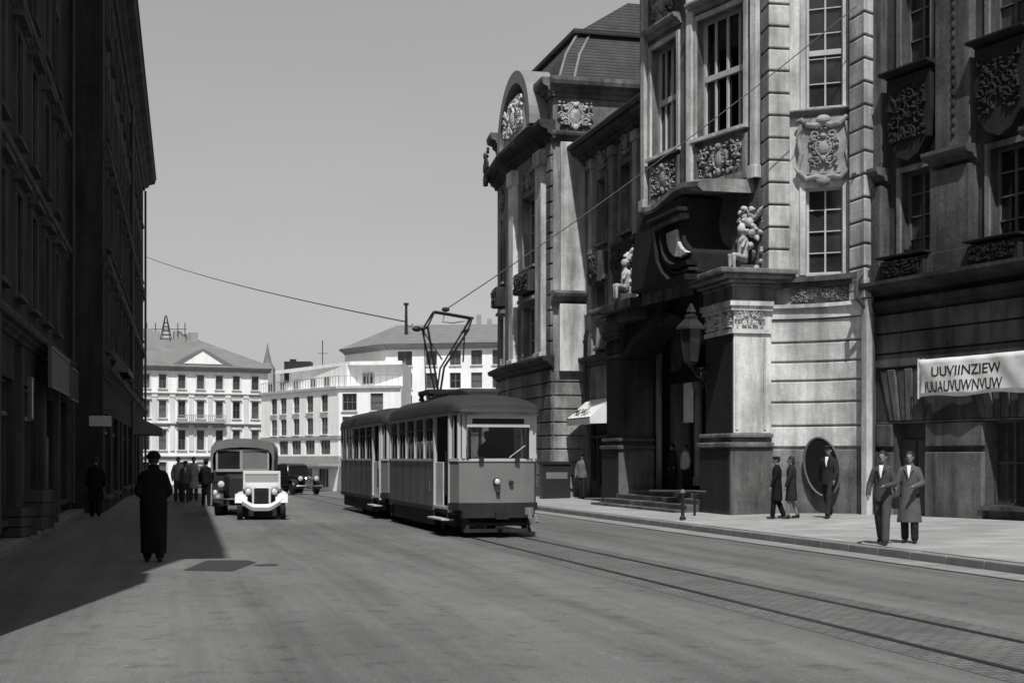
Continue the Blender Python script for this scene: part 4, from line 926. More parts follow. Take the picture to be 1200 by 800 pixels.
q=MB(MR); q.tube([(bx0,-.33,3.2),(bx0,-.33,4.2)],.025,6); q.tube([(bx0,-.3,4.16),(bx0-.05,.0,4.22)],.012,5); q.tube([(bx0,-.3,3.6),(bx0-.1,0,3.7)],.012,5); q.build('pole', M['c_light'], ban, True)
# shop awning left of the portal
a=wi[-1]
aw=awning('small white shop awning with scrawled lettering left of the carved portal', MI, a[0]+.1, a[1]+.15, 3.95, 3.25, .8, M['cloth_w'], .25)
T=MI@Matrix.Translation((a[0]+.4,-.84,3.36))@Matrix.Rotation(math.radians(-48),4,'X'); text(aw,'JMO&S',T,1.9,.34,M['ink'])
# oval panel on the plinth
p=bl(.55,-.12); r=thing('oval_panel','large dark oval panel leaning on the pale curved wall','panel',(p.x,p.y,.5))
fO=frame(bl(.3,-.12),bl(.75,-.12)); Mo=fO[0]; cx=(xm(fO,bl(.3,-.12),965))
q=MB(Mo)
def oval(k,dz=0): return [(cx-.03+.50*k*math.cos(t*2*PI/36)+.1*math.sin(t*2*PI/36)*-1, 1.5+.78*k*math.sin(t*2*PI/36)) for t in range(36)]
q.slab(oval(1.0),-.03,.05); q.build('board', M['black_paint'], r, True)
q=MB(Mo); ov=oval(1.0); q.tube([(a_,-.03,b_) for a_,b_ in ov],.035,6,True); q.build('rim', M['frame_dark'], r, True)
# lantern on wrought bracket
c=P(810,40.2); lz=4.35
lan=thing('wall_lantern','large black glazed lantern on wrought iron bracket beside the carved portal','lantern',(c.x,c.y,lz))
def hexr(r,z): return [(r*math.cos(i*PI/3+.3),r*math.sin(i*PI/3+.3),z) for i in range(6)]
q=MB(); q.loft([hexr(.36,.95),hexr(.46,.93),hexr(.44,1.0),hexr(.2,1.22),hexr(.2,1.3),hexr(.12,1.36),hexr(.16,1.42),hexr(.03,1.66)]); q.build('roof', M['iron'], lan)
q=MB(); q.loft([hexr(.19,.1),hexr(.32,.93)],cap=False); q.build('glass', M['pane'], lan)
q=MB(); A,B_=hexr(.2,.08),hexr(.335,.94)
for i in range(6): q.tube([A[i],B_[i]],.018,5)
q.loft([hexr(.08,-.1),hexr(.14,-.02),hexr(.22,.05),hexr(.22,.1)]); q.build('frame', M['iron'], lan)
e=Vector((*ST(38.3,15.4),4.3))-Vector((c.x,c.y,lz))
q=MB(); q.tube([(0,0,-.08),e*.5+Vector((0,0,-.12)),e+Vector((0,0,.05))],.035,7); q.tube([(0,0,-.1),e*.4+Vector((0,0,-.35)),e*.8+Vector((0,0,-.45)),e+Vector((0,0,-.75))],.025,7)
for k in (.45,.65,.85): q.tube([e*k+Vector((0,0,-.22))+Vector((e.normalized()*.13).to_tuple())*math.cos(t*PI/6)+Vector((0,0,.13*math.sin(t*PI/6))) for t in range(12)],.016,5,True)
q.build('bracket', M['iron'], lan)
# bollard post and step rail
c=P(800,36.8); r=thing('bollard','slender dark iron bollard with pale cap at pavement before the portal','bollard',(c.x,c.y,pz(14.0)))
q=MB(); q.lathe([(.08,0),(.08,.06),(.045,.1),(.04,.62),(.055,.66)],n=12); q.build('post', M['iron'], r, smooth=True)
q=MB(); q.lathe([(.055,.662),(.07,.69),(.05,.75),(.01,.77)],n=12); q.build('cap', M['canvas'], r, smooth=True)
c=P(814,39.2); r=thing('step_rail','low iron handrail with one post beside the portal steps','handrail',(c.x,c.y,pz(14.4)))
q=MB(); q.tube([(0,0,0),(0,0,.62)],.035,8); q.build('post', M['iron'], r)
q=MB(); q.tube([(-1.2,.3,.66),(0,0,.66),(.3,-.05,.64)],.035,8); q.build('rail', M['iron'], r)
# small cabinet by the pavilion foot
c=P(650,55.9); r=thing('kiosk_cabinet','small dark metal cabinet at the foot of the corner pavilion','cabinet',(c.x,c.y-.35,pz(15.2)),math.atan2(N.y,N.x))
q=MB(); q.box(-.55,.55,-.25,.25,0,1.3); q.build('body', M['dark_paint'], r, bevel=.02); q=MB(); q.box(-.6,.6,-.3,.3,1.302,1.4); q.build('lid', M['iron'], r); q=MB(); q.box(-.42,.42,-.27,-.252,.75,1.0); q.build('plate', M['canvas'], r)
# ================================================================== tram (local: x right, y towards rear, z up)
def rr(y, w, z0, z1, r=.1, n=4, x0=0.0):                          # rounded rectangle section at y
    r=min(r,w*.99,(z1-z0)/2*.99); out=[]
    for cx,cz,a0 in ((w-r,z1-r,0),(-(w-r),z1-r,90),(-(w-r),z0+r,180),(w-r,z0+r,270)):
        for i in range(n+1):
            a=math.radians(a0+90*i/n); out.append((x0+cx+r*math.cos(a),y,cz+r*math.sin(a)))
    return out
def tram_plan(L, w=.98, n=7):
    """body outline: bowed front, chamfered rear"""
    pts=[]
    for i in range(n+1):
        t=-1+2*i/n; pts.append((w*.86*t, -.0+.16*t*t))
    pts+= [(w, .52),(w,L-.5),(w*.7,L-.05),(-w*.7,L-.05),(-w,L-.5),(-w,.52)]
    return pts
def band(mb, plan, z0, z1, off=0.0, skip=()):
    m=len(plan); cx=0; 
    for i in range(m):
        if i in skip: continue
        a=plan[i]; b=plan[(i+1)%m]
        d=Vector((b[0]-a[0],b[1]-a[1])).normalized(); nrm=Vector((d.y,-d.x))*off
        t=.04
        inn=Vector((d.y,-d.x))*-t
        A=Vector(a)+nrm; B=Vector(b)+nrm
        p=[A,B,B+inn,A+inn]
        mb.prism(p,z0,z1)
def grow(plan,k): return [(x*(1+k/.98), y+(-k if y<.3 else (k if y>2 else 0))) for x,y in plan]
def tram_car(name,label,front,L,motor):
    loc=ST(front,7.42); t=thing(name,label,'tram',(loc.x,loc.y,0),math.atan2(-U.x,U.y) , None)
    pl=tram_plan(L); m=len(pl); nfront=7
    # indices: 0..6 front facets, 7: right chamfer, 8: right side, 9..11 rear, 12: left side, 13: left chamfer
    left=12
    d0,d1=(.56,2.3) if motor else (.75,2.1)                       # doorway along the left side
    sill=1.66; eave=2.66
    def lower(z0,z1,off,nm,mt,ends=True,sides=True):
        q=MB(); band(q,pl,z0,z1,off,skip=[left,13] if True else ()); 
        q.prism([(-.98-off,d1),(-.98-off,L-.5),(-.94-off,L-.5),(-.94-off,d1)],z0,z1)
        band(q,[pl[13],(pl[0][0],pl[0][1])],z0,z1,off,skip=[1])
        return q.build(nm,M[mt],t,smooth=True)
    # front panel and side panels have separate base tones, the sides darker
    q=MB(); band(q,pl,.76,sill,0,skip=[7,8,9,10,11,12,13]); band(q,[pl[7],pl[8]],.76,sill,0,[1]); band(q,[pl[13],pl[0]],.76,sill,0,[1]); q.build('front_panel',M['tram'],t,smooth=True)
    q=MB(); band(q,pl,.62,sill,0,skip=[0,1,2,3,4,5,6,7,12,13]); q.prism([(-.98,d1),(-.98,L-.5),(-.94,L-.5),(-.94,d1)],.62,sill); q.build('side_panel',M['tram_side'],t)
    q=MB(); band(q,pl,.6,.75,.03,skip=[12,11,8,9,10]); q.prism([(-1.0,d1),(-1.0,L-.5),(-.95,L-.5),(-.95,d1)],.52,.615); q.build('skirt_rail',M['tram_under'],t)
    q=MB(); band(q,pl,sill,sill+.06,.025,skip=[12]); q.prism([(-1.005,d1),(-1.005,L-.5),(-.94,L-.5),(-.94,d1)],sill,sill+.06); q.build('belt_rail',M['tram_trim'],t)
    q=MB(); band(q,pl,eave,eave+.09,.03); q.build('eave_rail',M['tram_trim'],t)
    # window posts
    q=MB()
    side=[.56]+[d0]+[d1]
    nwin=5 if motor else 5
    ys=[d1+(L-.55-d1)*i/nwin for i in range(nwin+1)]
    for y in ys[1:]: q.box(-.99,-.93,y-.026,y+.026,sill+.06,eave)
    for y in [d1-.05+0*i for i in range(1)]: q.box(-1.0,-.92,y-.05,y+.05,.55,eave)
    for y in (d0,): q.box(-1.0,-.92,y-.045,y+.045,.55,eave)
    for y in ys+[d0,1.4]: q.box(.93,.99,y-.035,y+.035,sill+.06,eave)
    for i in (0,1,6,7): 
        if i in (0,7): 
            p=pl[i]; q.box(p[0]-.035,p[0]+.035,p[1]-.02,p[1]+.05,sill+.06,eave)
    for p in (pl[9],pl[10],pl[11],pl[8],pl[13]): q.box(p[0]*.98-.03,p[0]*.98+.03,p[1]-.03,p[1]+.03,sill+.06,eave)
    q.build_each('window_post',M['tram_trim'],t)
    q=MB()                                                         # thin side lights with half bars
    for a,b in zip(ys,ys[1:]): q.box(-.972,-.95,(a+b)/2-.012,(a+b)/2+.012,sill+.06,eave); q.box(-.97,-.952,a+.035,b-.035,eave-.28,eave-.25)
    q.build_each('window_bar',M['frame_dark'],t)
    for a,b in zip(ys,ys[1:]):
        q=MB(); q.quad((-.955,a+.035,sill+.06),(-.955,b-.035,sill+.06),(-.955,b-.035,eave),(-.955,a+.035,eave)); q.build('pane',M['glass_tram'],t)
        q=MB(); q.quad((.955,a+.035,sill+.06),(.955,b-.035,sill+.06),(.955,b-.035,eave),(.955,a+.035,eave)); q.build('pane',M['glass_tram'],t)
    for i in (7,13):
        a,b=pl[i],pl[(i+1)%m]; q=MB(); q.quad((a[0]*.96,a[1]+.02,sill+.06),(b[0]*.96,b[1]+.02,sill+.06),(b[0]*.96,b[1]+.02,eave),(a[0]*.96,a[1]+.02,eave)); q.build('pane',M['glass_tram'],t)
    # windscreen
    wx=.70
    q=MB(); 
    q.box(-wx-.09,-wx,-.02+.1,.16,sill+.06,eave); q.box(wx,wx+.09,-.02+.1,.16,sill+.06,eave)
    q.box(-wx,wx,.0,.1,2.40,2.47); q.box(-wx,wx,.0,.1,2.585,eave); q.box(-wx,-wx+.12,.02,.1,2.47,2.585); q.box(wx-.12,wx,.02,.1,2.47,2.585)
    q.build('windscreen_frame',M['tram_trim'],t)
    q=MB(); q.box(-wx+.12,wx-.12,.02,.07,2.47,2.585); q.build('route_box',M['tram_under'],t)
    q=MB(); q.box(-wx,wx,.05,.06,sill+.061,2.399); q.build('windscreen',M['glass_tram'],t)
    q=MB(); q.tube([(.25,.03,1.74),(.6,.02,2.0)],.012,5); q.build('wiper',M['chrome'],t)
    # roof with drooping ends, clerestory box
    q=MB(); rings=[]
    prof=[(-1.0,0,.02,.5),(-.98,-.02,.1,.7),(-.8,.0,.3,1)]
    nose=[(-.17,.84,.0,.03),(-.15,.88,.0,.15),(-.05,.93,.0,.23),(.2,1.0,.0,.30),(.7,1.05,.0,.37),(1.7,1.06,.0,.46),(2.6,1.06,.0,.5),(L-1.6,1.06,.0,.5),(L-.8,1.05,.0,.42),(L-.3,.98,0,.34),(L+.02,.8,0,.22),(L+.06,.7,0,.03)]
    for y,w,zb,h in nose:
        ring=[(w*math.cos(PI*i/14),y+(.10*(math.cos(PI*i/14)**2) if y<.4 else 0),eave+.07+h*math.sin(PI*i/14)**.6) for i in range(15)]
        ring+=[(-w*.9,y,eave+.06),(w*.9,y,eave+.06)]
        rings.append(ring)
    q.loft(rings); q.build('roof',M['tram_roof'],t,smooth=True)
    q=MB()                                                         # plate seams and cover strips
    for k in range(1,6): yk=d1+(L-.55-d1)*k/6; q.box(-.986,-.978,yk-.012,yk+.012,.64,sill)
    q.build_each('seam_strip',M['tram_under'],t)
    if motor:
        q=MB(); q.loft([rr(y,w,eave+.4,z,.05) for y,w,z in ((1.5,.35,eave+.58),(1.8,.5,eave+.66),(4.8,.5,eave+.68),(5.2,.35,eave+.6))]); q.build('roof_box',M['tram_roof'],t,smooth=True)
    # interior floor, seats, bulkhead, far-side skin
    q=MB(); q.box(-.93,.93,.3,L-.3,.58,.64); q.build('floor',M['tram_under'],t)
    q=MB(); q.box(-.93,.93,d1+.1,d1+.14,.64,1.7); q.box(-.93,-.35,d1+.1,d1+.14,1.7,eave); q.box(.35,.93,d1+.1,d1+.14,1.7,eave); q.box(-.93,.93,L-.65,L-.6,.64,eave); q.box(.3,.9,.9,1.9,.64,1.3); q.build_each('bulkhead',M['wood'],t)
    for k in range(4):
        y=d1+.8+k*1.35
        for x in (-.88,.3):
            q=MB(); q.box(x,x+.55,y,y+.42,.95,1.05); q.box(x,x+.55,y+.42,y+.48,.95,1.75); q.build('seat',M['wood'],t)
    # platform door: open doorway with pale folded leaf and steps
    q=MB(); q.box(-.955,-.925,d1-.95,d1-.1,.66,1.64); q.build('door_leaf',M['c_light'] ,t,bevel=.01)
    q=MB(); q.tube([(-1.02,d1-.12,.9),(-1.02,d1-.12,1.9)],.016,6); q.tube([(-1.02,d0+.1,.9),(-1.02,d0+.1,1.9)],.016,6); q.build_each('grab_rail',M['chrome'],t)
    q=MB(); q.box(-1.14,-.86,d0+.05,d1-.05,.36,.40); q.build('step',M['tram_trim'],t,bevel=.008)
    q=MB(); q.box(-1.0,-.86,d0+.05,d1-.05,.60,.66); q.build('threshold',M['tram_trim'],t)
    q=MB(); q.tube([(-1.0,d0+.1,.4),(-.96,d0+.1,.62)],.02,5); q.tube([(-1.0,d1-.1,.4),(-.96,d1-.1,.62)],.02,5); q.build_each('step_hanger',M['tram_under'],t)
    # running gear
    q=MB(); q.box(-.78,.78,.9,L-.9,.22,.58); q.box(-.9,.9,.35,L-.35,.48,.579); q.build('underframe',M['tram_under'],t)
    q=MB(); q.box(-.93,-.86,d1+.2,L-.9,.18,.52); q.box(.86,.93,.9,L-.9,.18,.52); q.build('side_skirt',M['tram_under'],t)
    for y in (L*.34,L*.68):
        for x in (-.55,.55):
            q=MB(); q.lathe([(.04,-.07),(.30,-.07),(.37,-.05),(.37,.03),(.34,.07),(.1,.09),(.04,.09)],(x,y,.375),24,'x'); q.build('wheel',M['tram_under'],t,smooth=True)
    q=MB(); q.box(-.8,.8,-.05,.3,.44,.6); q.box(-.72,-.64,.05,.5,.12,.44); q.box(.64,.72,.05,.5,.12,.44); q.box(-.75,.75,.08,.14,.12,.2); q.box(-.75,.75,.08,.14,.27,.33); q.build('lifeguard',M['tram_under'],t)
    q=MB(); q.tube([(.0,-.3,.5),(0,.3,.5)],.06,8); q.box(-.14,.14,-.36,-.26,.42,.58); q.build('coupler',M['iron'],t)
    q=MB(); q.tube([(.66,-.05,.62),(.68,-.12,.42),(.72,-.1,.3)],.05,7); q.tube([(.8,-.05,.5),(.82,-.16,.34)],.035,6); q.box(.58,.76,-.07,.0,.5,.66); q.build('hose',M['canvas'],t)
    if motor:
        q=MB(); q.lathe([(.02,-.11),(.06,-.11),(.08,-.085),(.08,-.02),(.05,.05)],(-.05,0,1.22),20,'y'); h=q.build('headlight',M['iron'],t,smooth=True)
        q=MB(); q.lathe([(.01,-.13),(.045,-.125),(.062,-.111)],(-.05,0,1.22),20,'y'); q.build('lens',M['lens'],h,smooth=True)
        q=MB(); q.ell((-.02,-.05,.99),(.05,.04,.05)); q.build('horn',M['iron'],t)
        q=MB(); q.lathe([(.01,-.06),(.05,-.05),(.05,.03)],(.28,0,1.2),14,'y'); q.build('tail_lamp',M['iron'],t,smooth=True)
        for x in (-.38,.42): q=MB(); q.box(x-.05,x+.05,-.03,.06,sill-.03,sill+.09); q.build('bracket',M['iron'],t)
        q=MB(); q.box(-.995,-.975,d1+.45,d1+.75,.95,1.2); q.build('side_plate',M['frame_dark'],t)
    return t
tram=tram_car('tram','grey two tone leading tram car with pantograph and open platform door',30.55,9.0,True)
trail=tram_car('tram_trailer','rear trailer tram car coupled close behind the leading car',40.05,9.6,False)
# pantograph
def panto(t):
    y=3.9; zb=3.36; TX=Matrix.Translation((-.3,0,0))
    q=MB(TX); q.box(-.62,.3,y-.7,y-.62,zb-.1,zb); q.box(-.62,.3,y+.62,y+.7,zb-.1,zb); q.box(-.6,-.52,y-.62,y+.62,zb-.1,zb); q.box(.2,.28,y-.62,y+.62,zb-.1,zb)
    for x in (-.55,.24):
        for yy in (y-.6,y+.6): q.lathe([(.06,zb-.24),(.08,zb-.2),(.05,zb-.16),(.07,zb-.1)],(x,yy,0),10)
    b=q.build('pantograph_base',M['iron'],t)
    q=MB(TX); eL,eR=(-.58,4.86),(.42,4.82); 
    for dy,r in ((-.35,.028),(.35,.023)):
        q.tube([(-.30,y+dy*.6,zb),(eL[0],y+dy,eL[1])],r,7); q.tube([(-.24,y+dy*.6,zb),(-.16,y+dy*.7,zb+.55),(eR[0],y+dy,eR[1])],r,7)
    q.tube([(eL[0],y+.35,eL[1]),(-.16,y,zb+.75)],.02,6); q.tube([(eR[0]-.02,y,eR[1]),(eR[0]-.06,y,zb+.7)],.02,6); q.tube([(eL[0]-.02,y,eL[1]),(eL[0]+.02,y,zb-.1)],.014,6)
    q.tube([(eL[0],y-.38,eL[1]),(eL[0],y+.38,eL[1])],.03,7); q.tube([(eR[0],y-.38,eR[1]),(eR[0],y+.38,eR[1])],.03,7)
    q.build('lower_arm',M['iron'],t)
    q=MB(TX); tL,tR=(-.36,5.26),(.56,5.12)
    for dy in (-.3,.3):
        q.tube([(eL[0],y+dy,eL[1]),(tL[0],y+dy*.4,tL[1])],.022,6); q.tube([(eR[0],y+dy,eR[1]),(tR[0],y+dy*.4,tR[1])],.026,6)
    q.build_each('upper_arm',M['iron'],t)
    q=MB(TX)
    for dy in (-.12,.12): q.tube([(tL[0]-.02,y+dy,tL[1]),(0,y+dy,5.21),(tR[0]+.04,y+dy,tR[1])],.028,6)
    q.tube([(-.1,y,5.2),(-.15,y,5.02),(.1,y,5.0),(.4,y,5.05)],.012,5); q.build('collector_bar',M['iron'],t)
    q=MB(TX); q.ell((eL[0]-.2,y,eL[1]-.02),(.12,.08,.07),8,6); q.tube([(eL[0]-.25,y,eL[1]),(eL[0],y,eL[1])],.03,6); q.build('insulator',M['iron'],t)
panto(tram)
# overhead wires
hang=Vector((*ST(34.6,7.08),5.34))
a=P(1003,38.0); A=Vector((a.x,a.y,Hh(8,38.0)))
def sag(a,b,s,n=24): return [a.lerp(b,i/n)-Vector((0,0,s*4*(i/n)*(1-i/n))) for i in range(n+1)]
q=MB(); q.tube(sag(hang,A,.22),.014,5); q.ell(hang,(.1,.06,.06),8,6); tag(q.build('overhead_wire',M['iron']),'taut overhead wire rising from the pantograph to the palace corner','wire')
b=LP(92.2,-2.45); B=Vector((b.x,b.y,Hh(302,90))); k=P(476,38); K=Vector((k.x,k.y,Hh(377,38)))
q=MB(); q.tube(sag(B,K,.22),.017,5); q.tube(sag(K,hang+Vector((-.8,0,-.35)),.1),.012,5); tag(q.build('overhead_wire',M['iron']),'sagging span wire crossing sky from the shaded left houses to the pantograph','wire')
# ================================================================== motor vehicles (local: front towards -y)
def wheel(par,x,y,r,w,rim='iron',name='wheel'):
    q=MB(); q.lathe([(r*.62,-w/2),(r*.93,-w/2),(r,-w*.3),(r,w*.3),(r*.93,w/2),(r*.62,w/2)],(x,y,r),26,'x'); o=q.build(name,M['rubber'],par,smooth=True)
    q=MB(); q.lathe([(.02,-w*.42),(r*.25,-w*.44),(r*.3,-w*.3),(r*.55,-w*.28),(r*.63,-w*.48),(r*.63,w*.48),(r*.55,w*.28),(r*.3,w*.3),(r*.25,w*.44),(.02,w*.42)],(x,y,r),22,'x'); q.build('rim',M[rim],o,smooth=True)
def fender(par,x,y,r,w,mt,a0=-10,a1=190,name='fender',flare=.12,drop=0):
    q=MB(); rings=[]; n=18
    for i in range(n+1):
        a=math.radians(a0+(a1-a0)*i/n); cy=-math.cos(a)*r; cz=math.sin(a)*r
        ring=[]
        for k in range(7):
            u=-1+2*k/6; dr=flare*(1-u*u)
            ring.append((x+u*w/2, y+cy*(1+dr*.6), r*.82+cz*(1+dr*.6)))
        for k in range(6,-1,-1):
            u=-1+2*k/6; dr=flare*(1-u*u)-.03/r
            ring.append((x+u*w/2*.97, y+cy*(1+dr*.6)*.96, r*.82+cz*(1+dr*.6)*.96))
        rings.append(ring)
    q.loft(rings); return q.build(name,M[mt],par,smooth=True)
def headlight(par,x,y,z,r,mt='chrome'):
    q=MB(); q.lathe([(.01,r*1.3),(r*.5,r*1.1),(r*.9,r*.4),(r,-.0),(r*1.02,-.03)],(x,y,z),18,'y'); h=q.build('headlight',M[mt],par,smooth=True)
    q=MB(); q.lathe([(.005,-.06),(r*.6,-.05),(r*.97,-.031)],(x,y,z),18,'y'); q.build('lens',M['lens'],h,smooth=True)
def sedan(label,loc,rz,group=None):
    t=thing('vintage_car',label,'car',loc,rz,group)
    q=MB(); q.loft([rr(y,w,z0,z1,.13) for y,w,z0,z1 in ((-1.95,.26,.42,.86),(-1.5,.3,.4,.93),(-.85,.44,.36,.98),(-.6,.62,.34,1.0),(.3,.7,.34,1.0),(1.2,.68,.36,1.0),(1.75,.56,.4,.92),(2.0,.4,.45,.75))]); q.build('body',M['black_paint'],t,smooth=True)
    q=MB(); q.loft([rr(y,w,z0,z1,.16) for y,w,z0,z1 in ((-.62,.58,.96,1.02),(-.38,.58,.96,1.48),(-.1,.6,.96,1.56),(.7,.6,.96,1.58),(1.2,.56,.96,1.5),(1.6,.48,.96,1.15))]); cab=q.build('cabin',M['black_paint'],t,smooth=True)
    q=MB(); q.quad((-.5,-.585,1.06),(.5,-.585,1.06),(.47,-.42,1.42),(-.47,-.42,1.42)); q.build('windscreen',M['pane'],cab)
    for sx_ in (-1,1):
        for y0,y1 in ((-.25,.35),(.45,1.05)): q=MB(); q.box(sx_*.61-.008,sx_*.61+.008,y0,y1,1.08,1.42); q.build('window',M['pane'],cab)
        fender(t,sx_*.6,-1.35,.42,.32,'black_paint',-5,150); fender(t,sx_*.6,1.3,.42,.3,'black_paint',0,180)
        q=MB(); q.box(sx_*.72-.12,sx_*.72+.12,-.9,.85,.3,.35); q.build('running_board',M['black_paint'],t)
        wheel(t,sx_*.62,-1.35,.34,.15); wheel(t,sx_*.62,1.3,.34,.15); headlight(t,sx_*.42,-1.86,.82,.12)
    q=MB(); q.loft([rr(-1.99,.2,.44,.84,.08),rr(-1.955,.22,.42,.88,.08)]); 
    for k in range(7): q.box(-.18+k*.055,-.165+k*.055,-2.01,-1.985,.47,.82)
    q.build('grille',M['chrome'],t); q=MB(); q.tube([(-.68,-2.05,.46),(-.4,-2.18,.46),(.4,-2.18,.46),(.68,-2.05,.46)],.035,8); q.build('bumper',M['chrome'],t,smooth=True)
    return t
def yaw(vx,vy): return math.atan2(vx,-vy)                           # heading (vx,vy) of the front
c=P(345,73); sedan('black vintage car turning at the square, pale headlights facing right, nearer than its twin',(c.x,c.y,gz(c.y)),yaw(.5,-.87))
c=P(331,82); sedan('black vintage car partly hidden behind the white fronted open car',(c.x,c.y,gz(c.y)),yaw(.45,-.9))
c=P(227,72); sedan('dark parked car beyond the small group of people on the left',(c.x,c.y,gz(c.y)),yaw(.2,-1))
# white-fronted open car
c=P(296,40.4); wc=thing('open_car','small white fronted open vintage car driving towards camera ahead of the dark van','car',(c.x,c.y+1.5,0),yaw(.16,-.985))
q=MB(); q.loft([rr(y,w,z0,z1,.1) for y,w,z0,z1 in ((-1.28,.2,.44,.86),(-.9,.28,.42,.92),(-.3,.42,.4,.98),(-.1,.54,.36,.98),(1.0,.56,.36,.95),(1.5,.45,.42,.85))]); q.build('body',M['white_paint'],wc,smooth=True)
q=MB(); q.box(-.2,.2,-1.33,-1.285,.45,.88); 
for k in range(8): q.box(-.19+k*.052,-.17+k*.052,-1.345,-1.331,.47,.84)
q.build('grille',M['iron'],wc,bevel=.01); q=MB(); q.box(-.26,-.2,-1.35,-1.28,.42,.9); q.box(.2,.26,-1.35,-1.28,.42,.9); q.box(-.2,.2,-1.35,-1.28,.881,.93); q.build('grille_shell',M['white_paint'],wc,bevel=.015)
q=MB(); q.box(-.53,.53,-.16,-.1,1.27,1.36); q.box(-.53,-.47,-.16,-.1,.9,1.27); q.box(.47,.53,-.16,-.1,.9,1.27); q.box(-.53,.53,-.18,-.1,.84,1.03); f_=q.build('windscreen_frame',M['white_paint'],wc,bevel=.01)
q=MB(); q.box(-.47,.47,-.14,-.12,1.03,1.27); q.build('windscreen',M['shade'],f_)
q=MB(); q.box(-.45,.45,.45,.9,.55,.62); q.box(-.45,.45,.9,1.0,.55,1.15); q.build('seat',M['leather'],wc,bevel=.03)
for s_ in (-1,1):
    fender(wc,s_*.56,-.95,.40,.34,'white_paint',22,130,flare=.12); fender(wc,s_*.55,1.1,.40,.3,'white_paint',0,180)
    wheel(wc,s_*.6,-1.0,.33,.15); wheel(wc,s_*.58,1.1,.33,.15); headlight(wc,s_*.36,-1.2,.78,.085,'iron')
    q=MB(); q.box(s_*.39-.11,s_*.39+.11,-1.1,-.9,.45,.82); q.build('wing_valance',M['black_paint'],wc,bevel=.03)
q=MB(); n=16; rings=[]
for i in range(n+1):
    x=-.62+1.24*i/n; e=abs(x)/.62; z=.26+.24*max(0,(e-.35)/.65)**1.2
    rings.append([(x,-1.42+.16*e**3,z),(x,-1.46+.16*e**3,z+.1),(x,-1.38+.16*e**3,z+.19),(x,-1.32+.16*e**3,z+.08)])
q.loft(rings); q.build('front_apron',M['white_paint'],wc,smooth=True)
q=MB(); q.box(-.5,.5,-.9,1.3,.2,.36); q.box(-.51,.51,-1.0,-.92,.1,.42); q.build('chassis',M['tram_under'],wc)  # second box is a dark sheet painting the shade between the front wheels
# dark van with rounded canvas top
c=P(283,44.2); vn=thing('delivery_van','dark box van with tall rounded grey canvas top behind the white fronted car','van',(c.x,c.y+.2,0),yaw(.13,-.99))
q=MB(); q.box(-.92,.92,0,3.8,.45,1.3); q.box(-.9,.9,-.02,.02,1.0,1.36); q.build('body',M['dark_paint'],vn,bevel=.06)
q=MB(); prof=[(-.94,1.3),(-.96,1.8),(-.94,2.06),(-.82,2.23),(-.45,2.31),(0,2.335),(.45,2.31),(.82,2.23),(.94,2.06),(.96,1.8),(.94,1.3)]
inner=[(x*.93,1.3+(z-1.3)*.74) for x,z in prof]
q.loft([[(x,y,z) for x,z in prof]+[(x,y,z) for x,z in inner[::-1]] for y in (-.16,.2,1.4,2.6,3.8)]); q.box(-.85,.85,3.74,3.79,1.3,2.2)
q.build('canvas_top',M['canvas'],vn,smooth=True)
q=MB(); q.box(-.80,.80,-.1,-.02,1.95,2.01); q.box(-.80,-.74,-.1,-.02,1.4,1.95); q.box(.74,.80,-.1,-.02,1.4,1.95); q.box(-.08,.0,-.1,-.02,1.4,1.95); q.box(-.80,.80,-.1,-.02,1.32,1.4); f_=q.build('windscreen_frame',M['shade'],vn)
q=MB(); q.box(-.74,-.08,-.07,-.06,1.4,1.95); q.build('windscreen',M['pane'],f_); q=MB(); q.box(.0,.74,-.075,-.06,1.4,1.95); q.build('windscreen',M['canvas'],f_)  # right pane is opaque grey, painting its reflection
q=MB(); q.loft([rr(y,w,z0,z1,.12) for y,w,z0,z1 in ((-.75,.36,.5,1.12),(-.3,.42,.48,1.2),(.05,.6,.48,1.28))]); q.build('bonnet',M['dark_paint'],vn,smooth=True)
for s_ in (-1,1):
    fender(vn,s_*.7,-.3,.44,.34,'dark_paint',-10,150); wheel(vn,s_*.72,-.3,.37,.18); wheel(vn,s_*.74,2.9,.37,.2); headlight(vn,s_*.60,-.72,.95,.10,'iron'); 
    q=MB(); q.ell((s_*.78,-.62,.68),(.07,.07,.1),10,8); q.build('side_lamp',M['lens'],vn,smooth=True)
q=MB(); q.tube([(-.85,-.85,.5),(-.4,-.95,.5),(.4,-.95,.5),(.85,-.85,.5)],.035,8); q.build('bumper',M['dark_paint'],vn)
q=MB(); q.box(-.8,.8,-.4,3.7,.3,.46); q.build('chassis',M['tram_under'],vn)
# ================================================================== people (local: facing +y)
def solid(mb,name,mt,par,vox,smooth_it=4):
    me=bpy.data.meshes.new(name); me.from_pydata([tuple(p) for p in mb.v],[],mb.f)
    bm=bmesh.new(); bm.from_mesh(me); bmesh.ops.recalc_face_normals(bm,faces=bm.faces); bm.to_mesh(me); bm.free()
    o=bpy.data.objects.new(name,me); C.objects.link(o)
    md=o.modifiers.new('r','REMESH'); md.mode='VOXEL'; md.voxel_size=vox
    if smooth_it: s=o.modifiers.new('s','SMOOTH'); s.iterations=smooth_it; s.factor=.5
    dg=bpy.context.evaluated_depsgraph_get(); m2=bpy.data.meshes.new_from_object(o.evaluated_get(dg))
    o.modifiers.clear(); o.data=m2; bpy.data.meshes.remove(me); m2.name=name; m2.materials.clear(); m2.materials.append(mt)
    for p in m2.polygons: p.use_smooth=True
    o.parent=par; ROOT[o.name]=ROOT[par.name]
    return o
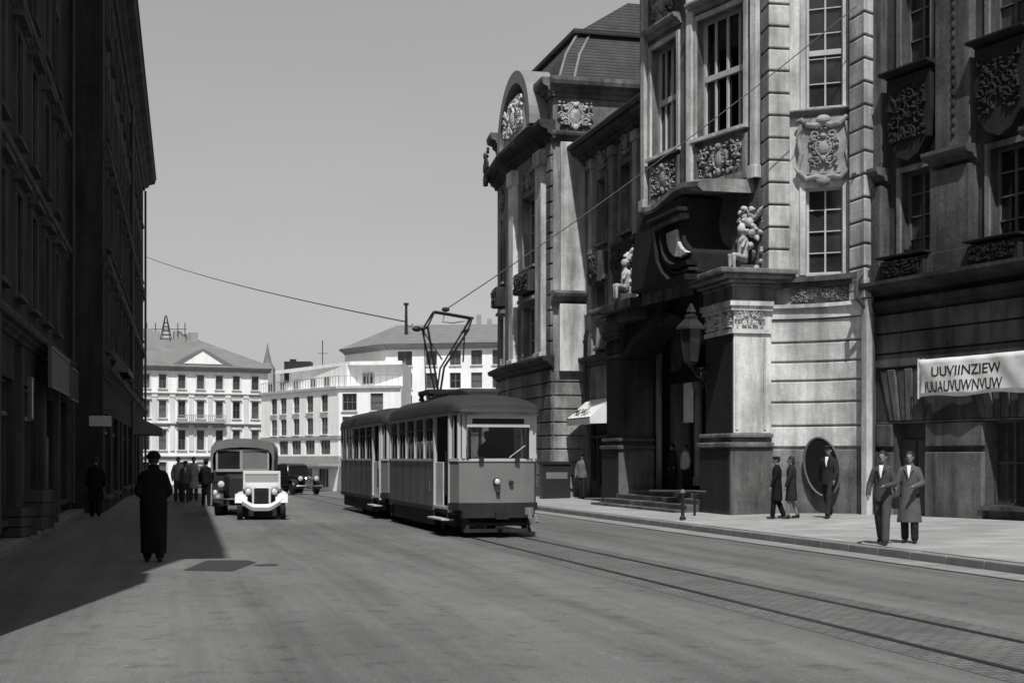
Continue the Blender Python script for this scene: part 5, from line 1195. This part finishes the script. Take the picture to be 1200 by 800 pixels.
def hand(mb,w,d,side,fwd,k,curl=.35):
    """palm, four unequal bent fingers and a side thumb; d = pointing direction"""
    d=Vector(d).normalized(); s=Vector(fwd)-d*Vector(fwd).dot(d); s.normalize(); nrm=d.cross(s)*side
    w=Vector(w)
    mb.cap(w,.028*k,w+d*.05*k,.034*k,8)
    for dx in (-.02,0,.02): mb.cap(w+d*.02*k+s*dx*k,.017*k,w+d*.085*k+s*dx*1.3*k,.015*k,8)
    for i,(dx,L) in enumerate(((.033,.072),(.012,.082),(-.011,.076),(-.032,.06))):
        b=w+d*.085*k+s*dx*k; m=b+d*L*.5*k+s*dx*.25*k; e=m+(d*math.cos(curl)-nrm*math.sin(curl))*L*.5*k
        mb.cap(b,.0085*k,m,.008*k,7); mb.cap(m,.008*k,e,.0065*k,7)
    b=w+d*.03*k+s*.03*k; m=b+(d*.55+s*.8).normalized()*.045*k; e=m+(d*.9+s*.3-nrm*.2).normalized()*.035*k
    mb.cap(b,.012*k,m,.010*k,7); mb.cap(m,.010*k,e,.008*k,7)
def person(label,loc,rz,H=1.75,coat='jacket',coat_m='c_dark',leg_m='c_dark',hat=None,stride=.0,arms=(0,0),shirt=False,vox=.014,group=None,female=False,bag=False,lean=0.0,bend=(.15,.15),girth=1.0):
    t=thing('person',label,'person',loc,rz,group); k=H/1.75; S=.92 if female else 1.0
    def V(x,y,z): return Vector((x*k,y*k+lean*z*k,z*k))
    hw=.088; 
    legs={}
    for sd,st in ((-1,stride),(1,-stride)):
        kb=max(0,-st)*.25+abs(st)*.15
        legs[sd]=(V(sd*hw,0,.93),V(sd*(hw+.005),st*.52+kb*.4+.015,.50),V(sd*(hw+.012),st*1.0-(.06 if st<0 else 0),.085+(.05*abs(st)/.3 if st<0 else 0)))
    arm={}
    for i,sd in enumerate((-1,1)):
        a=arms[i]; b=bend[i]
        sh=V(sd*.185*S,0,1.43); el=sh+Vector((sd*.055*k,math.sin(a)*.29*k,-math.cos(a)*.29*k)); wr=el+Vector((-sd*.01*k+(-sd*.12*k if b>.9 else 0),math.sin(a+b)*.25*k,-math.cos(a+b)*.25*k)); arm[sd]=(sh,el,wr)
    q=MB()
    q.loft([[V(rx*math.cos(j*PI/9),ry*math.sin(j*PI/9)+oy,z) for j in range(18)] for rx,ry,oy,z in ((.05,.05,0,.84),(.15,.105,-.01,.90),(.165*S,.115,-.01,.97),(.14*S,.1,0,1.12),(.165*S,.115,.0,1.28),(.18*S,.11,-.005,1.38),(.15*S,.085,-.01,1.45),(.065,.06,-.01,1.50),(.03,.03,-.01,1.53))])
    for sd in (-1,1):
        h,n_,a_=legs[sd]; q.cap(h,.085*k,n_,.056*k); q.cap(n_,.056*k,a_,.038*k); q.cap(n_+(a_-n_)*.25-Vector((0,.018*k,0)),.048*k,n_+(a_-n_)*.5,.04*k)
        q.cap(a_+Vector((0,-.03*k,-.04*k)),.034*k,a_+Vector((sd*.015*k,.13*k,-.052*k)),.026*k)
        s_,e_,w_=arm[sd]; q.cap(s_+Vector((-sd*.05*k,0,-.04*k)),.045*k,e_,.034*k); q.cap(e_,.034*k,w_,.026*k); hand(q,w_,(w_-e_),sd,(0,1,0),k*.98)
    q.cap(V(0,-.01,1.46),.058*k,V(0,.01,1.57),.053*k)
    hc=V(0,.018,1.645)
    q.ell(hc,(.074*k,.094*k,.108*k),16,12); q.ell(hc+Vector((0,.03*k,-.06*k)),(.054*k,.06*k,.058*k),12,8)
    q.cap(hc+Vector((0,.088*k,.01*k)),.011*k,hc+Vector((0,.108*k,-.028*k)),.014*k,8)       # nose
    q.cap(hc+Vector((-.02*k,.083*k,-.062*k)),.008*k,hc+Vector((.02*k,.083*k,-.062*k)),.008*k,6) # mouth
    for sd in (-1,1):
        q.ell(hc+Vector((sd*.077*k,-.005*k,-.008*k)),(.012*k,.02*k,.032*k),8,6); q.cap(hc+Vector((sd*.016*k,.086*k,.022*k)),.009*k,hc+Vector((sd*.045*k,.078*k,.02*k)),.009*k,6)
    body=solid(q,'body',M['skin'],t,min(vox,.010) if vox<.02 else vox*.8,2)
    q=MB()
    for sd in (-1,1): q.ell(hc+Vector((sd*.03*k,.083*k,.006*k)),(.011*k,.008*k,.007*k),8,6)
    q.build('eyes',M['c_black'],t)
    for sd in (-1,1):                                               # shoes
        a_=legs[sd][2]; q=MB(); q.cap(a_+Vector((0,-.035*k,-.045*k)),.042*k,a_+Vector((sd*.015*k,.14*k,-.055*k)),.034*k); q.cap(a_+Vector((0,-.02*k,.01*k)),.045*k,a_+Vector((0,0,-.04*k)),.045*k); solid(q,'shoe',M['leather'],t,max(vox,.012),2)
    q=MB()                                                          # hair
    q.ell(hc+Vector((0,-.016*k,.028*k)),(.086*k,.1*k,.098*k),14,10)
    if female: q.ell(hc+Vector((0,-.06*k,-.05*k)),(.08*k,.06*k,.08*k),12,8)
    q.build('hair',M['hair'],t,smooth=True)
    if coat in ('jacket','none') or not female:
        q=MB()
        for sd in (-1,1):
            h,n_,a_=legs[sd]; q.cap(h,.105*k,n_,.080*k); q.cap(n_,.080*k,a_+Vector((0,0,.01*k)),.072*k)
        q.cap(V(-.06,0,.95),.11*k,V(.06,0,.95),.11*k); solid(q,'trousers',M[leg_m],t,vox,3)
    hem={'jacket':.80,'knee':.50,'long':.14,'mid':.40}[coat]
    q=MB(); flare={'jacket':1.0,'knee':1.22,'long':.92,'mid':1.3}[coat]; yb=.0
    prof=[(hem,.19*flare*S,.135*flare),(hem+(.93-hem)*.5,.19*(1+(flare-1)*.55)*S,.14*(1+(flare-1)*.5)),(.95,.19*S,.14),(1.10,.172*S,.128),(1.28,.198*S,.14),(1.37,.205*S,.13),(1.42,.18*S,.115),(1.46,.135*S,.095),(1.50,.085,.08),(1.53,.07,.068)]+([(1.575,.078,.085)] if coat=='long' else [])
    rings=[]
    for z,rx,ry in prof:
        f=max(0,(1.0-z))*.10*(1 if flare>1 else .3)
        rx*=girth; ry*=girth; rings.append([V(rx*(1+f*math.sin(j*7*PI/14+.6))*math.cos(j*PI/14)+0,ry*(1+f*math.sin(j*5*PI/14+1))*math.sin(j*PI/14)+(stride*.1 if z<.7 else 0),z) for j in range(28)])
    q.loft(rings)
    for sd in (-1,1):
        s_,e_,w_=arm[sd]; q.cap(s_+Vector((-sd*.04*k,0,-.03*k)),.074*k*girth,e_,.062*k*girth); q.cap(e_,.062*k*girth,e_+(w_-e_)*.96,.05*k)
    solid(q,'coat',M[coat_m],t,vox,6)
    if shirt:
        q=MB(); pts=[V(-.04,.112,1.49),V(.04,.112,1.49),V(.024,.142,1.36),V(0,.147,1.24),V(-.024,.142,1.36)]
        q.add(pts+[p-Vector((0,.05*k,0)) for p in pts],[(0,1,2,3,4),(9,8,7,6,5)]+[(i,(i+1)%5,5+(i+1)%5,5+i) for i in range(5)]); q.build('shirt',M['c_shirt'],t)
        q=MB()
        for sd in (-1,1): q.add([V(sd*.05,.1,1.50),V(sd*.10,.118,1.42),V(sd*.055,.158,1.36),V(sd*.012,.16,1.22),V(sd*.03,.155,1.38)],[(0,1,2,3,4)])
        q.build('lapel',M[coat_m],t,thick=.012)
    if hat=='fedora':
        q=MB(); q.lathe([(.15*k,.0),(.152*k,.012),(.1*k,.02*k),(.095*k,.09*k),(.07*k,.115*k),(.03*k,.105*k),(.01,.1*k)],tuple(hc+Vector((0,-.004*k,.048*k))),22); q.build('hat',M['c_dark'],t,smooth=True)
    elif hat=='fur':
        q=MB(); q.ell(hc+Vector((0,-.01*k,.062*k)),(.118*k,.122*k,.072*k),16,10); q.ell(hc+Vector((0,-.012*k,.11*k)),(.09*k,.095*k,.05*k),14,8); solid(q,'hat',M['c_black'],t,.014,2)
    elif hat=='cap':
        q=MB(); q.ell(hc+Vector((0,-.0*k,.085*k)),(.105*k,.115*k,.04*k),16,8); q.box(hc.x-.06*k,hc.x+.06*k,hc.y+.08*k,hc.y+.15*k,hc.z+.052*k,hc.z+.062*k); q.build('hat',M['c_dark'],t,smooth=True)
    if bag:
        w_=arm[1][2]; q=MB(); q.box(w_.x-.05,w_.x+.05,w_.y-.14,w_.y+.14,w_.z-.34,w_.z-.11); b_=q.build('x',M['leather'],t,bevel=.02); b_.name='handbag'
    return t
toC=lambda p: math.atan2(p.x,-p.y)*1.0                               # turn +y towards the camera
def facing(vx,vy): return math.atan2(-vx,vy)
def put(px,D,z=None):
    p=P(px,D); return (p.x,p.y,(gz(D) if z is None else z))
person('person seen from behind walking away in long black coat and black fur hat, foreground left',put(180,24.2),facing(UL.x,UL.y),1.80,'long','c_black','c_black','fur',.06,(-.12,-.12),bend=(1.05,1.05),vox=.012,girth=1.17)
person('person in knee length black coat walking close to the dark left shop fronts',put(112,42.4),facing(UL.x,UL.y),1.76,'knee','c_black','c_black',None,.16,(.1,-.1))
cr=[(209,58,'pale jacketed person at the left edge of the group near the parked car','jacket','c_pale','c_mid',None,0),(217.5,57,'person in grey jacket standing in the middle of the distant left group','jacket','c_grey','c_mid','cap',0),(227,59,'person in light grey coat at the right of the distant left group','knee','c_pale','c_mid',None,0),(241.5,52.5,'person in black suit standing right beside the dark van','jacket','c_black','c_black','fedora',.05)]
for px,D,lb,co,cm,lm,ht,st in cr: person(lb,put(px,D),facing(random.uniform(-.5,.5),-1 if px<240 else 1),random.uniform(1.6,1.78),co,cm,lm,ht,st,(random.uniform(-.2,.4),-.1),vox=.02,shirt=(px==217.5))
# right pavement
M['c_coat'] = mat('mid_grey_wool', .085, .95, .25, 5, .3, 80, spec=.1)
def onp(px,D): 
    p=P(px,D); n=p.x*N.x+p.y*N.y; return (p.x,p.y,pz(n)+.002)
person('person in dark coat at left of the dark pair beside the pale carved pier',onp(910.5,36.6),facing(-.9,.2),1.56,'knee','c_black','c_black','cap',.12,(.2,-.2),female=False)
person('person in long dark coat at right of the dark pair beside the pale carved pier',onp(927.5,36.5),facing(-.9,.2),1.56,'knee','c_dark','c_black',None,.10,(.2,-.2),female=True)
person('person in dark suit and white shirt striding before the dark oval panel',onp(971,36.4),facing(-.55,-.8),1.80,'jacket','c_dark','c_dark','cap',.30,(.3,-.3),True)
person('person in dark suit with white shirt, left of two at the right kerb',onp(1034.5,26.5),facing(-.55,-1),1.70,'jacket','c_mid','c_mid',None,.2,(.1,.1),True,vox=.011,bend=(1.3,.5),girth=.9)
person('person in wide grey coat with white collar, right of two at the kerb',onp(1066,26.7),facing(-.4,-1),1.68,'mid','c_coat','c_dark',None,.05,(.15,.25),True,vox=.011,bend=(1.2,.8),female=False,bag=True,girth=.95)
p=ST(45.2,16.9); person('person in dark coat standing on the left of the portal doorway',(p.x,p.y,.70),facing(-1,-.4),1.5,'knee','c_dark','c_dark','cap',0,(0,0),vox=.02)
p=ST(44.0,16.9); person('person in pale jacket standing in the middle of the portal doorway',(p.x,p.y,.70),facing(-1,-.6),1.45,'jacket','c_light','c_dark',None,0,(0,0),vox=.02)
p=ST(52.2,15.9); person('person in pale top and cap standing under the white shop awning',(p.x,p.y,pz(15.9)),facing(-.6,-1),1.68,'jacket','c_grey','c_dark','cap',.05,(.1,.1),vox=.02)
def in_tram(x,y,z=.645):
    v=ROOT[tram.name] @ Vector((x,y,z)); return tuple(v)
person('person driving behind the tram windscreen',in_tram(-.1,.62),facing(-U.x,-U.y),1.66,'jacket','c_dark','c_dark','cap',0,(.9,.9),vox=.018)
person('person standing in the open doorway of the leading tram',in_tram(-.45,1.75),facing(-1,-.3),1.68,'jacket','c_dark','c_dark',None,0,(.1,.1),vox=.018)
# ================================================================== camera, sun, sky
scene=bpy.context.scene
cam=bpy.data.cameras.new('camera'); co=bpy.data.objects.new('camera',cam); C.objects.link(co); scene.camera=co
co.location=(0,0,CAM_H); co.rotation_euler=(PI/2,0,0); cam.sensor_width=36; cam.lens=51; cam.shift_y=137/1200; cam.clip_end=8000; cam.clip_start=.1
sun=bpy.data.lights.new('sun','SUN'); so=bpy.data.objects.new('sun',sun); C.objects.link(so)
dv=Vector((W.x*math.cos(SUN_EL),W.y*math.cos(SUN_EL),-math.sin(SUN_EL))); so.rotation_euler=dv.to_track_quat('-Z','Y').to_euler(); sun.energy=4.2; sun.angle=math.radians(.5); sun.color=(1,.99,.97); so.location=(0,-10,60)
wd=bpy.data.worlds.new('World'); scene.world=wd; wd.use_nodes=True; nt=wd.node_tree; bg=nt.nodes['Background']
sk=nt.nodes.new('ShaderNodeTexSky'); sk.sky_type='NISHITA'; sk.sun_disc=False; sk.sun_elevation=SUN_EL; sk.sun_rotation=math.radians(180); sk.air_density=1.15; sk.dust_density=1.6; sk.ozone_density=1.0
bw=nt.nodes.new('ShaderNodeRGBToBW'); nt.links.new(sk.outputs['Color'],bw.inputs['Color']); tc=nt.nodes.new('ShaderNodeTexCoord'); mp=nt.nodes.new('ShaderNodeMapping'); mp.inputs['Scale'].default_value=(2,2,9); nz=nt.nodes.new('ShaderNodeTexNoise'); nz.inputs['Scale'].default_value=1.6; nz.inputs['Detail'].default_value=7
nt.links.new(tc.outputs['Generated'],mp.inputs['Vector']); nt.links.new(mp.outputs['Vector'],nz.inputs['Vector'])
mr=nt.nodes.new('ShaderNodeMapRange'); mr.inputs['From Min'].default_value=.3; mr.inputs['From Max'].default_value=.7; mr.inputs['To Min'].default_value=.95; mr.inputs['To Max'].default_value=1.06; nt.links.new(nz.outputs['Fac'],mr.inputs['Value'])
mu=nt.nodes.new('ShaderNodeMath'); mu.operation='MULTIPLY'; nt.links.new(bw.outputs['Val'],mu.inputs[0]); nt.links.new(mr.outputs['Result'],mu.inputs[1]); ha=nt.nodes.new('ShaderNodeMath'); ha.operation='MULTIPLY_ADD'; ha.inputs[1].default_value=.5; ha.inputs[2].default_value=2.1; nt.links.new(mu.outputs[0],ha.inputs[0]); nt.links.new(ha.outputs[0],bg.inputs['Color']); bg.inputs['Strength'].default_value=.095
vs_=scene.view_settings; vs_.view_transform='Standard'; vs_.look='None'; vs_.exposure=0.2; vs_.gamma=1.0
scene.render.engine='CYCLES'
scene.cycles.pixel_filter_type='BLACKMAN_HARRIS'; scene.cycles.filter_width=1.55
scene.render.resolution_x=1024; scene.render.resolution_y=682
